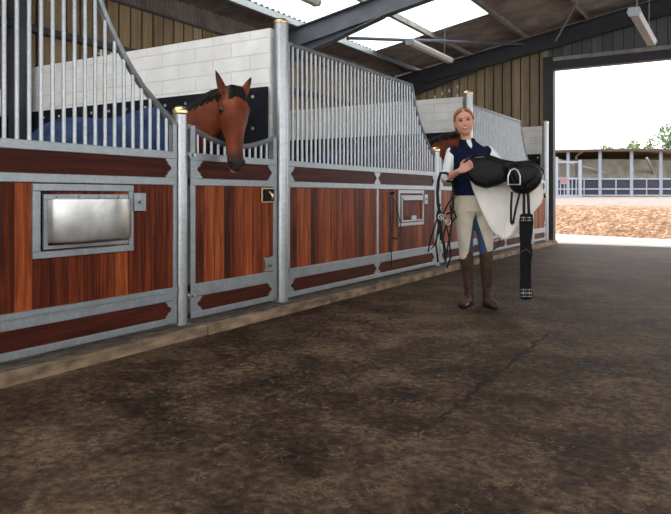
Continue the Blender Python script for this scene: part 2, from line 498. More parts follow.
roofpiece(-4.0, -2.0, 4.0, YB); roofpiece(-4.0, -2.0, YA, -1.6); roofpiece(-2.0, XR, YA, YB)
roofpiece(XR, 2.0, YA, YB); roofpiece(2.0, 5.0, 11.2, YB); roofpiece(2.0, 5.0, YA, -1.6); roofpiece(5.0, XE+.3, YA, YB)
roofpiece(2.0, 5.0, 4.4, 6.4)
for args, lab in (((-6.45, -4.0, 7.2, 12.1), 'translucent white rooflight sheets between the roof beams above the second stable'),  # the rest below are unseen, added to light the stable fronts
                  ((-6.45, -4.0, -1.6, 3.6), 'added unseen rooflight sheets above the nearest stable, there to light the fronts'),
                  ((-4.0, -2.0, -1.6, 4.0), 'added unseen rooflight sheets above the aisle near the viewer, for extra light'),
                  ((2.0, 5.0, -1.6, 4.4), 'added unseen rooflight sheets on the right slope near the viewer, for extra light'),
                  ((2.0, 5.0, 6.4, 11.2), 'added unseen rooflight sheets on the right slope near the far end, for extra light')):
    o = corr('rooflight_sheet', M['rooflight'], *args, .16); tag(o, lab, 'rooflight')

# purlins
plabs = ['shiny grey roof purlin along the lower edge of the bright rooflight', 'roof purlin crossing the middle of the bright rooflight',
         'brown roof purlin along the upper edge of the bright rooflight', 'roof purlin meeting the diagonal brace above the doorway', 'roof purlin above the strip light that hangs over the doorway']
for x, lb in zip(PUR, plabs):
    m = MB(); z = raf(x)
    m.box(x-.03, x-.02, YA, YB-.1, z, z+.14); m.box(x-.03, x+.035, YA, YB-.1, z, z+.008); m.box(x-.085, x-.02, YA, YB-.1, z+.132, z+.14)
    m.box(x+.028, x+.035, YA, YB-.1, z, z+.02)
    o = m.build('roof_purlin', M['galv'] if x < -6 else M['purlin']); tag(o, lb, 'purlin')
m = MB()
for x in (.9, 2.1, 3.4, 4.7, 6.0):
    m.box(x-.03, x-.02, YA, YB-.1, rafz(x), rafz(x)+.14); m.box(x-.03, x+.035, YA, YB-.1, rafz(x), rafz(x)+.008)
structure(m, 'trim_5', M['purlin'])

def portal(y, label, mt, web=.16, haunch=True):
    t = empty('portal_frame', (XW+.1, y, 0), 0, label, 'roof beam')
    def L(x): return x - (XW+.1)
    D = .33; hw = web/2
    def ibeam(mb, xa, xb, za, zb, ba, bb, fw):
        # web
        mb.prism([(L(xa), ba), (L(xb), bb), (L(xb), zb), (L(xa), za)], 1, -.006, .006)
        mb.prism([(L(xa), za-.016), (L(xb), zb-.016), (L(xb), zb), (L(xa), za)], 1, -fw, fw)
        mb.prism([(L(xa), ba), (L(xb), bb), (L(xb), bb+.016), (L(xa), ba+.016)], 1, -fw, fw)
    mb = MB()
    ibeam(mb, XW+.02, XR, raf(XW+.02), raf(XR), raf(XW+.02)-D, raf(XR)-D, hw)
    mb.build('rafter', mt, t)
    mb = MB(); xa, xb = XW+.12, -4.8
    mb.prism([(L(xa), raf(xa)-D-.24), (L(xb), raf(xb)-D), (L(xa), raf(xa)-D)], 1, -.006, .006)
    mb.prism([(L(xa), raf(xa)-D-.24), (L(xb), raf(xb)-D-.01), (L(xb), raf(xb)-D+.004), (L(xa), raf(xa)-D-.225)], 1, -hw, hw)
    mb.build('haunch', mt, t)
    mb = MB(); ibeam(mb, XR, XE, rafz(XR), rafz(XE), rafz(XR)-D, rafz(XE)-D, hw); mb.build('rafter', mt, t)
    mb = MB(); mb.box(-.10, -.084, -hw, hw, 0, 3.42); mb.box(.084+.06, .10+.06, -hw, hw, 0, 3.42); mb.box(-.09, .15, -.006, .006, 0, 3.42); mb.build('column', mt, t)
    mb = MB(); x = L(XE); mb.box(x-.26, x-.24, -hw, hw, 0, rafz(XE)-.3); mb.box(x-.02, x, -hw, hw, 0, rafz(XE)-.3); mb.box(x-.25, x-.01, -.006, .006, 0, rafz(XE)-.3); mb.build('column', mt, t)
    return t
portal(-.2, 'steel roof frame standing before the panel with the steel manger', M['steelwork'])
portal(4.42, 'dark steel frame whose column stands in the stable of the blue-rugged bay horse', M['steeldark'])
portal(9.27, 'large blue-grey steel roof beam crossing above the second stable', M['steelwork'])
portal(14.05, 'dark steel roof beam against the far end wall over the doorway', M['steeldark'])

# ties and braces
BR0, BR1 = (-5.53, 9.4, 3.61), (-3.86, 13.95, 4.20)
m = MB(); m.tube([BR0, BR1], [.03, .03], 8)
tag(m.build('roof_brace', M['steelwork'], smooth=True, auto=40), 'slim steel tube brace running level under the bright rooflight', 'brace')
m = MB(); m.tube([(-2.45, 12.3, 4.53), (-3.25, 14.0, 4.20)], [.022, .022], 8)
tag(m.build('roof_brace', M['purlin'], smooth=True, auto=40), 'short diagonal brace from a purlin down to the far roof beam', 'brace')

# far gable wall
YG = 14.3
b = MB(); b.box(XW, -3.58, YG, YG+.15, -.1, 2.49); structure(b, 'wall_far', M['block_x'])
b = MB(); x = XW
while x < -3.62:
    zt = raf(x)-.2
    b.box(x, x+.172, YG+.02, YG+.045, 2.49, zt); x += .2
structure(b, 'wall_far', M['timber_x'])
b = MB(); b.prism([(XW, 2.49), (-3.6, 2.49), (-3.6, raf(-3.6)+.1), (XW, raf(XW)+.1)], 1, YG+.05, YG+.07); structure(b, 'wall_far', M['rubber'])  # added dark backing, so the gaps between the boards read as shade
b = MB()
n = 12
b.add([(-3.6, YG+.05, 3.86), (XR, YG+.05, 3.86), (XR, YG+.05, raf(XR)+.12), (-3.6, YG+.05, raf(-3.6)+.12),
       (-3.6, YG+.09, 3.86), (XR, YG+.09, 3.86), (XR, YG+.09, raf(XR)+.12), (-3.6, YG+.09, raf(-3.6)+.12)],
      [(0,1,2,3), (7,6,5,4), (0,4,5,1), (1,5,6,2), (2,6,7,3), (3,7,4,0)])
b.add([(XR, YG+.05, 3.86), (6.4, YG+.05, 3.4), (XE, YG+.05, rafz(XE)+.12), (XR, YG+.05, raf(XR)+.12),
       (XR, YG+.09, 3.86), (6.4, YG+.09, 3.4), (XE, YG+.09, rafz(XE)+.12), (XR, YG+.09, raf(XR)+.12)],
      [(0,1,2,3), (7,6,5,4), (0,4,5,1), (1,5,6,2), (2,6,7,3), (3,7,4,0)])
structure(b, 'wall_far', M['cladding'])
b = MB(); b.box(-3.36, 2.4, YG-.06, YG+.16, 3.66, 3.84); structure(b, 'trim_6', M['steeldark'], bevel=.004)
b = MB(); b.box(-3.36, 2.4, YG-.06, YG+.02, 3.84, 3.92); structure(b, 'trim_7', M['purlin'], bevel=.004)
b = MB(); b.box(-3.58, -3.36, YG-.02, YG+.18, 0, 3.95); structure(b, 'trim_8', M['steeldark'], bevel=.004)
b = MB(); b.box(2.4, XE, YG, YG+.15, -.1, 3.9); structure(b, 'wall_far_right', M['block_x'])
b = MB(); b.box(XE, XE+.15, -5, 14.45, -.1, 1.3); structure(b, 'wall_right', M['block_y'])  # unseen wall kept low to let sky light reach the stable fronts

# small white pegs standing in for daylight gaps between the boards
for x, z in ((-6.05, 3.30), (-5.87, 3.37), (-5.70, 3.42), (-5.50, 3.49), (-5.50, 3.29), (-5.32, 3.34)):
    m = MB(); m.cyl((x, YG, z-.035), (x, YG, z+.035), .018, 8); m.cyl((x, YG-.01, z), (x, YG+.03, z), .01, 6)
    tag(m.build('daylight_gap_peg', M['white']), 'small white peg standing in for a daylight gap in the boards under the far roof beam', 'daylight mark', 'white daylight marks under the far roof beam')
for y, z in ((5.60, 2.82), (5.76, 2.81)):
    m = MB(); m.cyl((XW+.12, y, z-.04), (XW+.12, y, z+.04), .016, 8); m.cyl((XW-.01, y, z), (XW+.125, y, z), .009, 6)
    tag(m.build('daylight_gap_peg', M['white']), 'small white peg standing in for a daylight gap in the outer wall boards behind the bar grille', 'daylight mark', 'white daylight marks on the left wall')

# ------------------------------------------------------------------ hanging strip lights
def striplight(x, y0, y1, z, label):
    t = empty('strip_light', (x, (y0+y1)/2, z), 0, label, 'strip light', 'hanging strip lights')
    h = (y1-y0)/2
    m = MB(); m.prism([(-.055, .045), (-.07, .0), (-.045, -.045), (.045, -.045), (.07, 0), (.055, .045)], 1, -h, h); m.build('lamp_housing', M['lamp_body'], t, bevel=.006)
    for s in (-1, 1):
        m = MB(); m.prism([(-.06, .05), (-.076, .0), (-.05, -.05), (.05, -.05), (.076, 0), (.06, .05)], 1, s*h-.02, s*h+.02)
        m.build('end_cap', M['galv'], t)
    for s in (-.72, .72):
        zt = rafz(x) + .12 - z
        m = MB(); m.tube([(0, s*h, .04), (0, s*h, zt)], [.004, .004], 6); m.build('hanging_wire', M['galv'], t)
striplight(-1.03, 8.2, 9.9, 3.10, 'pale strip light hanging on wires above the open doorway')
striplight(-4.66, 9.95, 11.72, 3.55, 'strip light hanging below the bright rooflight beyond the large roof beam')
striplight(-4.76, 5.6, 7.28, 3.55, 'strip light hanging in front of the rooflight before the large roof beam')

# ------------------------------------------------------------------ stable fronts
def post_short():
    t = empty('stable_post'); m = MB(); m.cyl((0, 0, .06), (0, 0, 1.60), .047, 24); m.build('post_tube', M['galv_post'], t, smooth=True, auto=40)
    m = MB(); m.cyl((0, 0, 1.598), (0, 0, 1.615), .056, 24); m.ell((0, 0, 1.61), (.056, .056, .042), seg=24); m.build('cap', M['brass'], t, smooth=True, auto=60)
    m = MB(); m.box(-.055, .055, -.055, .055, .066, .078); m.build('foot_plate', M['galv'], t)
    return t
def post_tall():
    t = empty('stable_post'); m = MB(); m.cyl((0, 0, .06), (0, 0, 2.52), .063, 28); m.build('post_tube', M['galv_post'], t, smooth=True, auto=40)
    m = MB(); m.cyl((0, 0, 2.518), (0, 0, 2.532), .069, 28); m.ell((0, 0, 2.53), (.069, .069, .036), seg=28); m.build('cap', M['brass'], t, smooth=True, auto=60)
    m = MB(); m.box(-.07, .07, -.07, .07, .066, .078); m.build('foot_plate', M['galv'], t)
    return t
ps, pt = post_short(), post_tall()
slab = ['short brass-capped galvanised post between the steel manger and the door of the bay horse', 'short brass-capped post beside the bridle the woman carries', 'short galvanised post at the third stable door, hidden behind the saddle']
tlab = ['tall galvanised post at the near end of the panel with the steel manger', 'tall brass-capped galvanised post between the bay horse and the long barred panel', 'tall galvanised post with brass cap behind the head of the woman', 'tall galvanised end post beside the far open doorway']
for i in range(3):
    o = ps if i == 0 else copy_tree(ps); o.location = (XP, 3.485 + PIT*i, 0)
    tag(o, slab[i], 'post', 'short stable posts')
for i in range(4):
    o = pt if i == 0 else copy_tree(pt); o.location = (XP, (.005, 4.71, 9.41, 13.98)[i], 0)
    tag(o, tlab[i], 'post', 'tall stable posts')

def board(m_, y0, y1, z0, z1, mat, parent, name):
    m = MB(); m.box(-.014, .014, y0, y1, z0, z1); return m.build(name, mat, parent)
def gusset(parent, y, s, z0, z1):
    """notched steel end plate of a kick board; s=+1 plate grows to +y from y"""
    h = z1-z0; zm = (z0+z1)/2
    pr = [(0, 0), (.075, 0), (.072, .12), (.052, .18), (.058, .27), (.034, .36), (.018, .5), (.034, .64), (.058, .73), (.052, .82), (.072, .88), (.075, 1), (0, 1)]
    pts = [(y + s*a, z0 + h*c) for a, c in pr]
    m = MB(); m.prism(pts, 0, .016, .022); m.prism(pts, 0, -.022, -.016)
    return m.build('end_plate', M['galv'], parent)
def rail(parent, y0, y1, z0, z1, name, d=.026):
    m = MB(); m.box(-d, d, y0, y1, z0, z1); return m.build(name, M['galv'], parent, bevel=.004)
def swoop(y):
    """top of the grille: level, then falling in a curve to the short post"""
    pts = [(0, 2.364), (2.71, 2.364), (2.76, 2.25), (2.89, 2.02), (3.03, 1.835), (3.22, 1.66), (3.43, 1.50)]
    for (a, za), (c, zc) in zip(pts, pts[1:]):
        if a <= y <= c: return za + (zc-za)*(y-a)/(c-a)
    return pts[-1][1]

def front(mid=True):
    t = empty('horse_stall')
    Y0, Y1 = .075, 3.42
    # posts of the frame
    for y in (Y0, Y1-.035):
        m = MB(); m.box(-.024, .024, y, y+.035, .095, 2.36 if y < 1 else 1.52); m.build('frame_upright', M['galv'], t, bevel=.003)
    rail(t, Y0, Y1, .095, .139, 'bottom_rail'); 
    r = rail(t, Y0, Y1, .257, .352, 'lower_rail')
    m = MB(); m.box(-.032, .036, Y0, Y1, .318, .350); m.build('rail_ledge', M['galv'], r, bevel=.003)
    rail(t, Y0, Y1, 1.077, 1.131, 'middle_rail'); rail(t, Y0, Y1, 1.262, 1.317, 'upper_rail')
    M2 = 1.78
    for (a, c) in ((Y0+.03, M2), (M2, Y1-.03)):
        board(None, a, c, .139, .257, M['wood_dark'], t, 'kick_board'); board(None, a, c, 1.131, 1.262, M['wood_dark'], t, 'band_board')
        for z0, z1 in ((.139, .257), (1.131, 1.262)):
            gusset(t, a if a < 1 else M2+.0, 1, z0, z1); gusset(t, c if c > 2 else M2-.0, -1, z0, z1)
    m = MB(); m.box(-.026, .026, M2-.02, M2+.02, .352, 1.077); m.build('middle_upright', M['galv'], t, bevel=.003)
    board(None, Y0+.03, M2-.02, .352, 1.077, M['wood'], t, 'plank_infill'); 
    # planks around the feed opening
    m = MB(); m.box(-.014, .014, M2+.02, 2.36, .352, 1.077); m.box(-.014, .014, 3.0, Y1-.03, .352, 1.077); m.box(-.014, .014, 2.36, 3.0, .352, .70)
    m.build('plank_infill', M['wood'], t)
    # grille
    pts = [(0, Y0+.01, 2.364), (0, 2.71, 2.364), (0, 2.76, 2.25), (0, 2.82, 2.13), (0, 2.89, 2.02), (0, 2.96, 1.92), (0, 3.03, 1.835), (0, 3.12, 1.74), (0, 3.22, 1.66), (0, 3.32, 1.58), (0, 3.42, 1.505)]
    m = MB(); m.tube(pts, [(.022, .026)]*len(pts), 8, up=(1, 0, 0), flat=True); m.build('top_rail', M['galv'], t, smooth=True, auto=35)
    y = Y0 + .031
    bars = []
    while y < Y1 - .05:
        zt = swoop(y)
        if not bars:
            pass
        m = MB(); m.cyl((0, y, 1.31), (0, y, zt), .0125, 10); bars.append(m.build('grille_bar', M['galv_bar'], t, smooth=True, auto=40)); y += .0752
    return t

f1 = front(); 
def feed(parent, manger):
    """feed hatch in the front: frame, tray, latch"""
    m = MB(); x0, x1 = .012, .034
    ya, yb, za, zb = 2.288, 3.018, .640, 1.072; w = .05
    m.box(x0, x1, ya, yb, zb-w+.008, zb); m.box(x0, x1, ya, yb, za, za+w-.01); m.box(x0, x1-.001, ya, ya+w, za+w-.01, zb-w+.008); m.box(x0, x1-.001, yb-w+.01, yb, za+w-.01, zb-w+.008)
    fr = m.build('feed_frame', M['galv'], parent, bevel=.003)
    m = MB(); xx = .044
    m.box(x1-.004, xx, ya+.062, yb-.055, zb-.10, zb-.062); m.box(x1-.004, xx, ya+.062, yb-.055, za+.052, za+.072)
    m.box(x1-.004, xx-.001, ya+.062, ya+.09, za+.072, zb-.10)
    for k in range(4): m.cyl((xx-.002, ya+.15+k*.15, zb-.08), (xx+.008, ya+.15+k*.15, zb-.08), .010, 8)
    m.build('swing_frame', M['galv'], fr)
    m = MB(); m.box(x0, x1+.012, yb-.005, yb+.095, .90, 1.02)
    m.cyl((x1+.01, yb+.045, .96), (x1+.03, yb+.045, .96), .012, 10)
    m.build('latch_plate', M['galv'], fr, bevel=.003)
    if manger:
        m = MB(); vs = []; fs = []; n = 24; c = 2.668; h = .292
        prof = [(.985, 1.03), (.985, 1.0), (.97, 1.0), (.745, 1.0), (.733, .985), (.729, .95)]
        for z, q in prof:
            for k in range(n+1):
                an = PI*k/n
                vs.append((.03 + .17*q*math.sin(an), c - h*q*math.cos(an), z))
        for i in range(len(prof)-1):
            for k in range(n): fs.append((i*(n+1)+k, i*(n+1)+k+1, (i+1)*(n+1)+k+1, (i+1)*(n+1)+k))
        fs.append(tuple((len(prof)-1)*(n+1)+k for k in range(n+1)))
        m.add(vs, fs)
        o = m.build('manger', M['steel'], fr, smooth=True, auto=45)
        m = MB(); m.box(-.010, .012, 2.33, 2.98, .68, 1.04); m.build('backing_board', M['wood'], fr)
        so = o.modifiers.new('t', 'SOLIDIFY'); so.thickness = .004
    else:
        m = MB(); m.box(.0, .05, ya+.10, yb-.06, zb-.125, zb-.065); m.box(.0, .05, yb-.40, yb-.26, za+.07, za+.12); m.build('hatch_bar', M['galv'], fr, bevel=.004)
        m = MB(); m.box(-.012, .010, 2.36, 3.0, .70, 1.06); m.build('hatch_board', M['wood'], fr)
f2 = copy_tree(f1); f3 = copy_tree(f1)
f1.location = (XP, .005, 0); f2.location = (XP, 4.705, 0); f3.location = (XP, 9.405, 0)
feed(f1, True); feed(f2, False); feed(f3, False)
tag(f1, 'red plank stable panel holding the round steel manger under its swooping bar grille', 'stable front', 'barred stable fronts')
tag(f2, 'long barred stable panel between the horse and the woman, with a square feed hatch', 'stable front', 'barred stable fronts')
tag(f3, 'barred stable panel behind the saddle and white pad, next to the open doorway', 'stable front', 'barred stable fronts')

def door():
    t = empty('stable_door'); a, c = .078, 1.135        # local y from the short post
    topz = lambda y: 1.395 + .115*abs((y-(a+c)/2)/((c-a)/2))**1.7
    for y in (a, c-.05):
        m = MB(); m.box(-.024, .024, y, y+.05, .10, topz(y)+.01); m.build('door_stile', M['galv'], t, bevel=.003)
    for z0, z1, nm in ((.10, .145, 'bottom_rail'), (.257, .352, 'lower_rail'), (1.077, 1.131, 'middle_rail'), (1.262, 1.317, 'upper_rail')):
        rail(t, a, c, z0, z1, nm)
    n = 14; pts = [(0, a + (c-a)*k/n, topz(a+(c-a)*k/n)) for k in range(n+1)]
    m = MB(); m.tube(pts, [(.022, .024)]*(n+1), 8, up=(1, 0, 0), flat=True); m.build('top_rail', M['galv'], t, smooth=True, auto=35)
    board(None, a+.04, c-.04, .352, 1.077, M['wood'], t, 'plank_infill')
    for z0, z1 in ((.145, .257), (1.131, 1.262)):
        board(None, a+.04, c-.04, z0, z1, M['wood_dark'], t, 'kick_board'); gusset(t, a+.05, 1, z0, z1); gusset(t, c-.05, -1, z0, z1)
    y = a + .095
    while y < c-.06:
        m = MB(); m.cyl((0, y, 1.31), (0, y, topz(y)), .0115, 10); m.build('door_bar', M['galv_bar'], t, smooth=True, auto=40); y += .0765
    for z in (.27, 1.30):
        m = MB(); m.cyl((0, .06, z), (0, .115, z), .016, 12); m.box(-.02, .02, .075, .10, z-.025, z+.025); m.cyl((.01, .10, z), (.045, .10, z), .012, 10); m.build('hinge', M['steel'], t, bevel=.002)
    m = MB(); m.box(.014, .022, c-.21, c-.05, .945, 1.07); fr = m.build('lock_plate', M['brass'], t, bevel=.002)
    m = MB(); m.box(.022, .04, c-.185, c-.06, .955, 1.06); m.build('lock_case', M['rubber'], fr, bevel=.003)
    m = MB(); m.tube([(.04, c-.13, 1.03), (.065, c-.125, 1.01), (.06, c-.12, .975)], [.012, .014, .009], 8); m.build('lock_handle', M['brass'], fr, smooth=True)
    m = MB(); m.prism([(c-.18, .36), (c-.05, .36), (c-.05, .485), (c-.14, .47), (c-.18, .485), (c-.16, .42)], 0, .014, .024); m.cyl((.02, c-.11, .41), (.06, c-.11, .41), .014, 10); m.build('foot_latch', M['galv'], t)
    return t
d1 = door(); d2 = copy_tree(d1); d3 = copy_tree(d1)
for o, y, lb in ((d1, 3.485, 'low stable door with dipped top rail under the horse looking out'), (d2, 8.185, 'low stable door behind the woman'), (d3, 12.885, 'far low stable door beside the open doorway')):
    o.location = (XP, y, 0); o.scale.y = .90 if y > 12 else 1; tag(o, lb, 'stable door', 'dipped stable doors')

# headcollar hanging on the middle stable front
t = empty('halter', (XP+.045, 6.80, 1.0), 0, 'thin black strap halter hanging on the middle stable front beside the feed hatch', 'halter')
def strap(mb, pts, w=.012, th=.004, up=(1, 0, 0)):
    mb.tube(pts, [(w, th)]*len(pts), 8, up=up)
m = MB(); m.cyl((-.02, 0, .03), (.02, 0, .03), .012, 10); m.cyl((.018, 0, .02), (.018, 0, .05), .012, 10); m.build('hook', M['rubber'], t)
m = MB(); strap(m, [(0, -.01, .02), (.004, -.05, -.10), (.006, -.05, -.30), (.004, -.02, -.42), (.006, .02, -.30), (.006, .03, -.10), (0, .01, .03)], .011)
strap(m, [(0, .02, .0), (.008, .10, -.12), (.008, .19, -.30), (.008, .22, -.40), (.006, .13, -.50), (.006, 0, -.48)], .010); m.build('head_straps', M['black'], t, smooth=True)
m = MB(); strap(m, [(0, -.02, -.35), (.006, -.035, -.55), (.004, -.02, -.80)], .010); m.build('lead_strap', M['black'], t, smooth=True)

# ------------------------------------------------------------------ horses
def horse_coat(name, muzzle):
    m, nt, b = nmat(name)
    tc = nt.nodes.new('ShaderNodeTexCoord'); v = tc.outputs['Object']
    no = N(nt, 'ShaderNodeTexNoise', i_Scale=5.0, i_Detail=6.0); nt.links.new(v, no.inputs['Vector'])
    r = ramp(nt, [(.3, (.075, .015, .005)), (.55, (.155, .034, .010)), (.75, (.24, .062, .019))]); nt.links.new(no.outputs['Fac'], r.inputs['Fac'])
    def blob(c, rad, soft):
        d = nt.nodes.new('ShaderNodeVectorMath'); d.operation = 'DISTANCE'; nt.links.new(v, d.inputs[0]); d.inputs[1].default_value = c
        mr = N(nt, 'ShaderNodeMapRange'); mr.inputs['From Min'].default_value = rad; mr.inputs['From Max'].default_value = rad+soft
        mr.inputs['To Min'].default_value = 1; mr.inputs['To Max'].default_value = 0; nt.links.new(d.outputs['Value'], mr.inputs['Value']); return mr.outputs[0]
    c = mixc(nt, blob(muzzle[0], .085, .06), r.outputs[0], (.025, .016, .018))
    c = mixc(nt, mth(nt, 'MULTIPLY', blob(muzzle[1], .034, .018), .9), c, (.62, .45, .42))
    for e in muzzle[2:4]: c = mixc(nt, blob(e, .04, .05), c, (.015, .01, .01))
    for e in muzzle[4:]: c = mixc(nt, blob(e, .022, .03), c, (.02, .01, .008))
    nt.links.new(c, b.inputs['Base Color']); b.inputs['Roughness'].default_value = .5
    b.inputs['Specular IOR Level'].default_value = .16
    return m

def horse(rump, chest, poll, muz, facedir, label, nm):
    """rump and chest: ground points (x,y); poll, muz: 3D points; facedir: horizontal direction the face looks"""
    rump = Vector((*rump, 0)); chest = Vector((*chest, 0)); poll = Vector(poll); muz = Vector(muz)
    base = (rump+chest)/2
    t = empty(nm, base, 0, label, 'horse')
    R = rump-base; Cc = chest-base; P = poll-base; Mz = muz-base
    ax = (Cc-R).normalized(); sd = Vector((-ax.y, ax.x, 0)); Ln = (Cc-R).length
    def at(f, z, s=0): return R + ax*Ln*f + sd*s + Vector((0, 0, z))
    m = MB()
    # barrel
    secs = [(.03, 1.30, .10, .16), (.10, 1.28, .22, .30), (.2, 1.28, .28, .34), (.35, 1.26, .27, .33), (.55, 1.24, .29, .34), (.72, 1.24, .27, .35), (.85, 1.26, .22, .34), (.95, 1.26, .17, .25), (1.0, 1.24, .10, .15)]
    m.tube([at(f, z) for f, z, a, c in secs], [(a, c) for f, z, a, c in secs], 24, up=(0, 0, 1))
    m.tube([at(.62, 1.46), at(.78, 1.53), at(.9, 1.48)], [(.08, .08), (.09, .10), (.1, .1)], 14)   # withers
    # neck
    n0 = at(.84, 1.34)
    L = (Mz-P); Ld = L.normalized()
    Nf = Vector(facedir).normalized(); Nf = (Nf - Ld*Nf.dot(Ld)).normalized(); S = Ld.cross(Nf).normalized()
    n3 = P - Nf*.10 + Ld*.09
    n1 = n0.lerp(n3, .35) + Vector((0, 0, .03)); n2 = n0.lerp(n3, .72) + Vector((0, 0, .05))
    nd = (n3-n0).normalized()
    m.tube([n0, n1, n2, n3], [(.15, .29), (.11, .22), (.085, .16), (.075, .125)], 20, up=(0, 0, 1))
    # head: loft along its length
    H = L.length
    def hp(f, n, s=0): return P + Ld*H*f + Nf*n + S*s
    hs = [(.0, -.085, .08, .09), (.12, -.085, .108, .12), (.26, -.085, .118, .14), (.38, -.085, .108, .14), (.50, -.078, .084, .114), (.62, -.070, .068, .088), (.76, -.064, .060, .070), (.88, -.060, .064, .068), (.96, -.062, .058, .060), (1.0, -.066, .044, .046)]
    m.tube([hp(f, n) for f, n, a, c in hs], [(a, c) for f, n, a, c in hs], 20, up=tuple(Nf))
    for s in (-1, 1):
        m.ell(hp(.30, -.155, s*.055), (.035, .09, .09), Matrix((S, Nf, Ld)).transposed())      # cheek
        m.ell(hp(.235, -.030, s*.092), (.026, .030, .045), Matrix((S, Nf, Ld)).transposed())     # brow
        m.ell(hp(.93, -.035, s*.038), (.022, .028, .036), Matrix((S, Nf, Ld)).transposed())     # nostril wing
        # ear
        e0 = hp(.06, -.09, s*.062); tip = hp(-.27, -.055, s*.150)
        mid = e0.lerp(tip, .45)
        m.tube([e0, e0.lerp(tip, .2), mid, e0.lerp(tip, .78), tip], [(.030, .026), (.040, .026), (.038, .022), (.024, .015), (.007, .006)], 12, up=tuple(Nf))
    m.ell(hp(1.0, -.10), (.034, .028, .026), Matrix((S, Nf, Ld)).transposed())     # lower lip
    # legs
    for f, s, hind in ((.12, .13, 1), (.12, -.13, 1), (.86, .12, 0), (.86, -.12, 0)):
        if hind:
            pts = [at(f+.04, 1.15, s), at(f+.07, .88, s), at(f+.0, .66, s), at(f-.06, .50, s), at(f-.03, .28, s), at(f-.02, .13, s), at(f+.02, .09, s)]
            rr = [(.14, .19), (.11, .15), (.06, .075), (.042, .06), (.032, .038), (.036, .042), (.045, .05)]
        else:
            pts = [at(f, 1.10, s), at(f, .86, s), at(f, .66, s), at(f+.01, .48, s), at(f, .30, s), at(f, .13, s), at(f+.03, .09, s)]
            rr = [(.11, .16), (.075, .10), (.05, .06), (.045, .052), (.030, .036), (.036, .042), (.045, .05)]
        m.tube(pts, rr, 14, up=tuple(ax))
    tips = [hp(-.27, -.055, s*.150) for s in (-1, 1)]
    coat = horse_coat('bay_coat_'+nm, [tuple(hp(.99, -.08)), tuple(hp(1.03, -.10, .01)), tuple(tips[0]), tuple(tips[1]), tuple(hp(.27, -.05, .11)), tuple(hp(.27, -.05, -.11))])
    body = m.build('body', coat, t, smooth=True)
    remesh(body, .011, 6)
    for s in (-1, 1):
        m = MB(); m.ell(hp(.27, -.050, s*.107), (.017, .024, .026), Matrix((S, Nf, Ld)).transposed(), 14, 10); m.build('eye', M['eye'], t, smooth=True)
        m = MB(); m.ell(hp(.945, -.020, s*.054), (.009, .012, .020), Matrix((S, Nf, Ld)).transposed(), 10, 8); m.build('nostril', M['eye'], t, smooth=True)
    for f, s, hind in ((.12, .13, 1), (.12, -.13, 1), (.86, .12, 0), (.86, -.12, 0)):
        m = MB(); p = at(f+.03, 0, s); m.tube([p+Vector((0, 0, .035)), p+ax*-.01+Vector((0, 0, .11))], [.062, .048], 16, flat=True); m.build('hoof', M['mane'], t, smooth=True, auto=40)
    # mane: locks along the crest
    rnd = random.Random(3); m = MB()
    crest = [P - Nf*.05 - Ld*.02 + Vector((0, 0, .0)), n2 + Vector((0, 0, .145)), n1 + Vector((0, 0, .20)), at(.82, 1.54)]
    def cr(u):
        u *= 3; i = min(2, int(u)); return crest[i].lerp(crest[i+1], u-i)
    for k in range(80):
        u = k/79; p = cr(u); side = 1 if rnd.random() < .75 else -1
        sdv = nd.cross(Vector((0, 0, 1))).normalized()
        ln = rnd.uniform(.03, .09)
        m.tube([p - sdv*side*.02 + Vector((0, 0, -.01)), p + sdv*side*.03 + Vector((0, 0, .025)), p + sdv*side*.065 + Vector((0, 0, -ln*.5)), p + sdv*side*.08 + nd*rnd.uniform(-.03, .03) + Vector((0, 0, -ln))],
               [(.010, .014), (.022, .014), (.018, .008), (.004, .003)], 6)
    m.build('mane', M['mane'], t, smooth=True)
    m = MB()
    for k in range(46):
        s = rnd.uniform(-.062, .062); e = rnd.uniform(.12, .36)*(1-abs(s)*6)+.07
        m.tube([hp(-.03, -.07, s*.6), hp(-.035, -.005, s*.7), hp(e*.55, .032 - abs(s)*.2, s), hp(e, .018 - abs(s)*.2, s*1.1+rnd.uniform(-.01, .01))], [(.012, .01), (.018, .012), (.014, .008), (.004, .003)], 6)
    m.build('forelock', M['mane'], t, smooth=True)
    # rug
    m = MB(); rs = []
    n = 20; K = 26; vs = []; fs = []
    prof = [(-.02, .86), (.0, .97), (.1, 1.02), (.2, 1.03), (.35, 1.03), (.5, 1.03), (.65, 1.04), (.78, 1.06), (.9, 1.06), (.97, 1.0)]
    def lerp_sec(f):
        f = min(max(f, .03), 1)
        for a_, b_ in zip(secs, secs[1:]):
            if a_[0] <= f <= b_[0]:
                u = (f-a_[0])/(b_[0]-a_[0]); return [a_[i]*(1-u)+b_[i]*u for i in range(4)]
    for i, (f, q) in enumerate(prof):
        _, z, a, c = lerp_sec(f); wz = .10*math.exp(-((f-.78)/.12)**2)
        if f < .05: a = .20; c = .22
        for k in range(K+1):
            an = -PI*.22 + (PI*1.44)*k/K
            rr_ = 1.10*q + .012*math.sin(an*9+i*1.7)
            x = math.cos(an)*a*rr_; zz = math.sin(an)*c*rr_
            if math.sin(an) < 0: x = (a*rr_+.01)*(1 if math.cos(an) > 0 else -1); zz = -abs(math.sin(an))*.62 + .0
            else: zz += wz*math.sin(an)**2 + .02
            vs.append(at(f, z+zz, x))
    for i in range(len(prof)-1):
        for k in range(K): fs.append((i*(K+1)+k, i*(K+1)+k+1, (i+1)*(K+1)+k+1, (i+1)*(K+1)+k))
    m.add(vs, fs); rug = m.build('rug', M['rug'], t, smooth=True)
    so = rug.modifiers.new('t', 'SOLIDIFY'); so.thickness = .012; so.offset = 1
    sb = rug.modifiers.new('s', 'SUBSURF'); sb.levels = 1; sb.render_levels = 1
